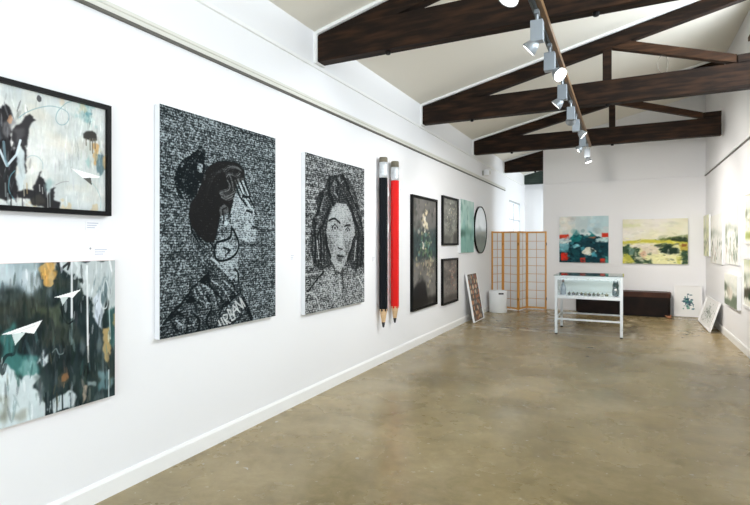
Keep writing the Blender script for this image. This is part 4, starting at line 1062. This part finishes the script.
# ------------------------------------------------------------------ right wall canvases
def art_mist(w, h, seed, warm=0., nx=80, darkn=14):
    A = Art(w, h, nx, seed)
    A.img[:] = np.array([236-2*warm, 236, 231-34*warm])/255.
    A.wash(3, 3, (220, 223, 218), .4, .8, .6); A.wash(4, 5, (238, 236, 228), .5, .8, .8)
    A.poly([(0, .36), (.3, .3), (1, .4), (1, .44), (.4, .38), (0, .44)], (140, 152, 136), .6, .08, 3)
    for _ in range(darkn*3):
        x = A.rng.random(); y = .72 + A.rng.normal()*.12
        A.blob(x, y, .02+.04*A.rng.random(), .04+.06*A.rng.random(), [(104, 124, 100), (140, 152, 132), (78, 96, 78), (196, 190, 172), (186, 170, 160)][int(A.rng.integers(5))], .62, 1.0, 18, 2)
    A.poly([(0, .3), (.15, .34), (.12, .5), (0, .5)], (110, 118, 92), .6, .1, 3)
    A.paintover(120, .03, .06, .06, .03, .4)
    return A
RW = 'pale landscape canvases on the right wall'
canvas('landscape_canvas', 'narrow yellowish misty canvas nearest the back corner of the right wall', 'painting', 'right', 11.82, 1.26, art_mist(.7, .81, 91, 1., 40), d=.035, group=RW)
canvas('landscape_canvas', 'pale misty canvas between the narrow yellowish one and its near twin, right wall', 'painting', 'right', 10.713, 1.15, art_mist(1.22, .87, 92), d=.022, group=RW)
canvas('landscape_canvas', 'pale misty canvas with blossom-like marks, directly above the small low canvas', 'painting', 'right', 9.275, 1.19, art_mist(1.02, .888, 93), d=.022, group=RW)
A = art_mist(.86, .62, 94, .4); A.poly([(0, .8), (1, .8), (1, .96), (0, .94)], (150, 160, 84), .8, .05, 2)
framed('framed_landscape', 'white-framed pale landscape cut by the photo edge, upper of two on the right wall', 'painting', 'right', 7.90, 1.50, A, t_=.03, d=.028, fm=M_white, group=RW)
A = art_mist(.90, .62, 95, .3); A.poly([(0, .66), (.4, .6), (1, .66), (1, .82), (0, .84)], (66, 62, 48), .9, .08, 2); A.poly([(.3, .72), (.7, .74), (.7, .84), (.3, .84)], (44, 70, 44), .9, .06, 2)
A.poly([(0, 0), (1, 0), (1, .15), (0, .12)], (184, 190, 150), .6, .1, 3)
framed('framed_landscape', 'white-framed landscape with a dark shore, lower of two at the right photo edge', 'painting', 'right', 7.96, .645, A, t_=.03, d=.028, fm=M_white, group=RW)
A = art_mist(.99, .487, 96, .2)
A.poly([(0, .3), (.3, .4), (.5, .5), (.4, .7), (.15, .55), (0, .6)], (84, 96, 74), .8, .12, 2); A.poly([(0, .8), (.5, .8), (.8, .6), (1, .62), (1, 1), (0, 1)], (88, 104, 82), .8, .12, 2); A.poly([(.2, .4), (.7, .5), (.6, .75), (.3, .7)], (220, 208, 192), .8, .12, 3)
canvas('landscape_canvas', 'small thick green and cream canvas hung lowest on the right wall', 'painting', 'right', 9.18, .557, A, d=.05, group=RW)

# ------------------------------------------------------------------ display case
M_frost = mat('frosted_panel', rgb(224, 228, 228), .5)
M_dw = mat('white_powdercoat', rgb(232, 238, 242), .35)
DX0, DX1, DY0, DY1 = -1.045, -.025, 8.83, 9.70
t = thing('display_case', 'white metal display case with glass sides standing on the concrete floor', 'display case', ((DX0+DX1)/2, (DY0+DY1)/2, 0))
ox, oy = (DX0+DX1)/2, (DY0+DY1)/2; hx, hy = (DX1-DX0)/2, (DY1-DY0)/2
lw = .042
for sx in (-1, 1):
    for sy in (-1, 1):
        xa, xb = sorted((sx*hx, sx*(hx-lw))); ya, yb = sorted((sy*hy, sy*(hy-lw)))
        l = obj('leg', bx(xa, xb, ya, yb, .022, .975, bev=.004), M_dw, t)
        bm = bmesh.new(); lathe(bm, [(.02, 0), (.022, .008), (.014, .022)], (xa+xb)/2, (ya+yb)/2, 14); obj('foot', bm, M_black, l)
for z0, z1, nm in ((.60, .645, 'case_rail'), (.935, .974, 'top_rail')):
    for s in (-1, 1):
        ya, yb = sorted((s*(hy-.004), s*(hy-lw+.006))); obj(nm, bx(-hx+lw, hx-lw, ya, yb, z0, z1, bev=.002), M_dw, t)
        xa, xb = sorted((s*(hx-.004), s*(hx-lw+.006))); obj(nm, bx(xa, xb, -hy+lw, hy-lw, z0, z1, bev=.002), M_dw, t)
zs = .245
for s in (-1, 1):
    ya, yb = sorted((s*(hy-.006), s*(hy-lw+.01))); obj('stretcher', bx(-hx+lw, hx-lw, ya, yb, zs, zs+.028, bev=.002), M_dw, t)
    xa, xb = sorted((s*(hx-.006), s*(hx-lw+.01))); obj('stretcher', bx(xa, xb, -hy+lw, hy-lw, zs, zs+.028, bev=.002), M_dw, t)
obj('case_floor', bx(-hx+.02, hx-.02, -hy+.02, hy-.02, .632, .648), M_dw, t)
for s in (-1, 1):
    y = s*(hy-.02); obj('side_glass' if s < 0 else 'back_panel', bx(-hx+lw, hx-lw, y-.002, y+.002, .649, .934), M_glass if s < 0 else M_frost, t)
    x = s*(hx-.02); obj('side_glass', bx(x-.002, x+.002, -hy+lw, hy-lw, .645, .935), M_glass, t)
obj('glass_top', bx(-hx-.015, hx+.015, -hy-.015, hy+.015, .976, .986, bev=.001), M_gtop, t)

# things inside the case
t = thing('glass_bottle', 'tall blue-grey bottle at the left end inside the display case', 'bottle', (-.93, 9.0, .6495))
bm = bmesh.new(); lathe(bm, [(.03, 0), (.046, .004), (.048, .12), (.042, .15), (.016, .18), (.014, .21)], 0, 0, 24); obj('body', bm, mat('blue_grey_glass', rgb(146, 164, 176), .2), t, True)
bm = bmesh.new(); lathe(bm, [(.016, .21), (.02, .214), (.02, .25), (.012, .258)], 0, 0, 20); obj('stopper', bm, mat('stopper_brown', rgb(120, 100, 92), .5), t, True)
t = thing('ceramic_owl', 'dark teal upright ornament at the right end inside the display case', 'ornament', (-.13, 8.98, .6495))
M_tc = mat('teal_glaze', rgb(28, 72, 74), .3)
bm = bmesh.new(); lathe(bm, [(.03, 0), (.048, .02), (.055, .08), (.045, .14), (.05, .18), (.038, .22), (.012, .235)], 0, 0, 20); obj('body', bm, M_tc, t, True)
for s in (-1, 1):
    bm = bmesh.new(); lathe(bm, [(.014, .21), (.009, .24), (.001, .26)], s*.026, 0, 10); obj('ear', bm, M_tc, t)
bm = bmesh.new(); lathe(bm, [(.0015, .095), (.016, .1), (.021, .115), (.016, .13), (.0015, .136)], 0, -.043, 14); obj('chest_patch', bm, M_white, t, True)
gl = [mat('stone_green', rgb(64, 84, 74), .35), mat('stone_dark', rgb(34, 42, 42), .3), mat('stone_olive', rgb(112, 116, 86), .4), mat('stone_pale', rgb(176, 180, 166), .4)]
rnd = random.Random(4)
names = ['first', 'second', 'third', 'fourth', 'fifth', 'sixth', 'seventh', 'eighth', 'ninth', 'tenth']
shade = ['grey-green', 'blackish', 'olive', 'pale grey']
for k in range(10):
    x = -.83 + k*.063; y = 8.97 + .03*math.sin(k*2.1); r = .029 + .004*rnd.random(); c = [0, 1, 0, 1, 2, 1, 0, 1, 3, 2][k]
    t = thing('trinket_dish', '%s from the left of the small dishes inside the display case, %s' % (names[k], shade[c]), 'trinket dish', (x, y, .6495), (0, 0, rnd.random()*6), 'small dishes inside the case')
    bm = bmesh.new(); lathe(bm, [(r*.6, 0), (r*.75, .006), (r, .03), (r*1.02, .034), (r*.92, .034), (r*.7, .012), (.0008, .010)], 0, 0, 18); obj('bowl', bm, gl[c], t, True)
    bm = bmesh.new(); lathe(bm, [(r*.35, .0105), (r*.6, .03), (r*.4, .05), (.002, .056)], 0, 0, 12); obj('stone', bm, gl[(c+1) % 4], t, True)

# ------------------------------------------------------------------ small things on the walls
M_card = mat('label_card', rgb(240, 240, 240), .7); M_type = mat('label_type', rgb(196, 198, 210), .7)
def wall_label(lab, yc, zc, w=.085, h=.05, n=3):
    t = thing('wall_label', lab, 'label', (XL+.001, yc, zc-h/2), (0, 0, R(90)), 'picture labels')
    obj('card', bx(-w/2, w/2, -.003, 0, 0, h), M_card, t)
    bm = bmesh.new()
    for k in range(n):
        z = h*(.8-.26*k); box(bm, -w*.42, w*(.38-.12*k), -.0035, -.003, z-.003, z+.003)
    obj('print_lines', bm, M_type, t)
wall_label('small white label just under the black-framed crow painting', 1.875, 1.605)
wall_label('small white label just above the paper plane canvas', 1.925, 1.452, .095, .05)
wall_label('small white label left of the long-haired face portrait', on_left(294.7, 257.6)[0], on_left(294.7, 257.6)[1], .06, .06)
wall_label('small white label between the face portrait and the black pencil', on_left(375.5, 259)[0], on_left(375.5, 259)[1], .06, .06)
wall_label('small white label right of the red pencil near its top', on_left(402.5, 191)[0], on_left(402.5, 191)[1], .06, .07)
bm = bmesh.new(); lathe(bm, [(.004, 0), (.006, .003), (.001, .006)], 0, 0, 10)
o = obj('wall_pin', bm, mat('pin_grey', rgb(150, 150, 155), .4)); o.location = (XL+.0, on_left(93.5, 248.5)[0], on_left(93.5, 248.5)[1]); o.rotation_euler = (0, R(90), 0)
tag(o, 'tiny grey pin in the wall left of the lower label', 'pin')
t = thing('alarm_sensor', 'small white alarm sensor high on the left wall above the picture rail', 'sensor', (XL+.001, 10.75, 2.96), (0, 0, R(90)))
obj('bracket', bx(-.03, .03, -.05, 0, .02, .12, bev=.004), mat('sensor_grey', rgb(190, 188, 180), .5), t)
bm = bx(-.085, .085, -.16, -.05, .0, .14, bev=.02); obj('housing', bm, M_white, t)
bm = bmesh.new(); lathe(bm, [(.045, 0), (.045, .006), (.02, .016)], 0, 0, 18); bmesh.ops.rotate(bm, matrix=Matrix.Rotation(R(90), 3, 'X'), verts=bm.verts); bmesh.ops.translate(bm, vec=(0, -.16, .07), verts=bm.verts); obj('sensor_lens', bm, M_rail, t, True)

# ------------------------------------------------------------------ light
def area(name, loc, rot, sx, sy, p, col):
    l = bpy.data.lights.new(name, 'AREA'); l.shape = 'RECTANGLE'; l.size = sx; l.size_y = sy; l.energy = p; l.color = col
    o = bpy.data.objects.new(name, l); C.objects.link(o); o.location = loc; o.rotation_euler = rot; return o
day = (.84, .925, 1.0)
area('daylight_front', ((DOOR[0]+DOOR[1])/2, YF-.3, 1.5), (R(90), 0, 0), 3.3, 2.7, 108, day)
for k, w in enumerate(WIN):
    x = XL-.25 if w[0] == 'left' else XR+.25
    p = [30, 22, 185, 130][k]
    area('daylight_window', (x, (w[1]+w[2])/2, (w[3]+w[4])/2), (0, R(-90 if w[0] == 'left' else 90), 0), w[4]-w[3], w[2]-w[1], p, day)  # right-side lights shine in through the added, unseen windows
def spot(loc, target, p, ang=62, blend=.8, size=.05, col=(1, .945, .89)):
    l = bpy.data.lights.new('spot_beam', 'SPOT'); l.energy = p; l.spot_size = R(ang); l.spot_blend = blend; l.shadow_soft_size = size; l.color = col
    o = bpy.data.objects.new('spot_beam', l); C.objects.link(o); o.location = loc
    o.rotation_euler = (Vector(target)-Vector(loc)).to_track_quat('-Z', 'Y').to_euler()
SP = [((XL, 2.4, 1.6), 20, 80), ((XL, 4.2, 1.6), 40, 85), ((XR, 6.6, 2.2), 45, 100), ((XL, 6.1, 1.5), 75, 85), ((XL, 8.2, 1.4), 130, 80), ((XR, 9.6, 1.35), 300, 100), ((-.4, YB, 1.5), 118, 78), ((XR, 10.4, 1.4), 190, 100)]
for p, (tg, e, an) in zip(HEADS, SP): spot(p, tg, e, an, 1.)
w = bpy.data.worlds.new('sky'); bpy.context.scene.world = w; w.use_nodes = True
bg = w.node_tree.nodes['Background']; bg.inputs[0].default_value = (.86, .93, 1, 1); bg.inputs[1].default_value = 1.6

sc = bpy.context.scene
sc.view_settings.view_transform = 'Standard'; sc.view_settings.look = 'None'
sc.view_settings.gamma = 1; sc.view_settings.use_curve_mapping = False
sc.view_settings.exposure = 0.38
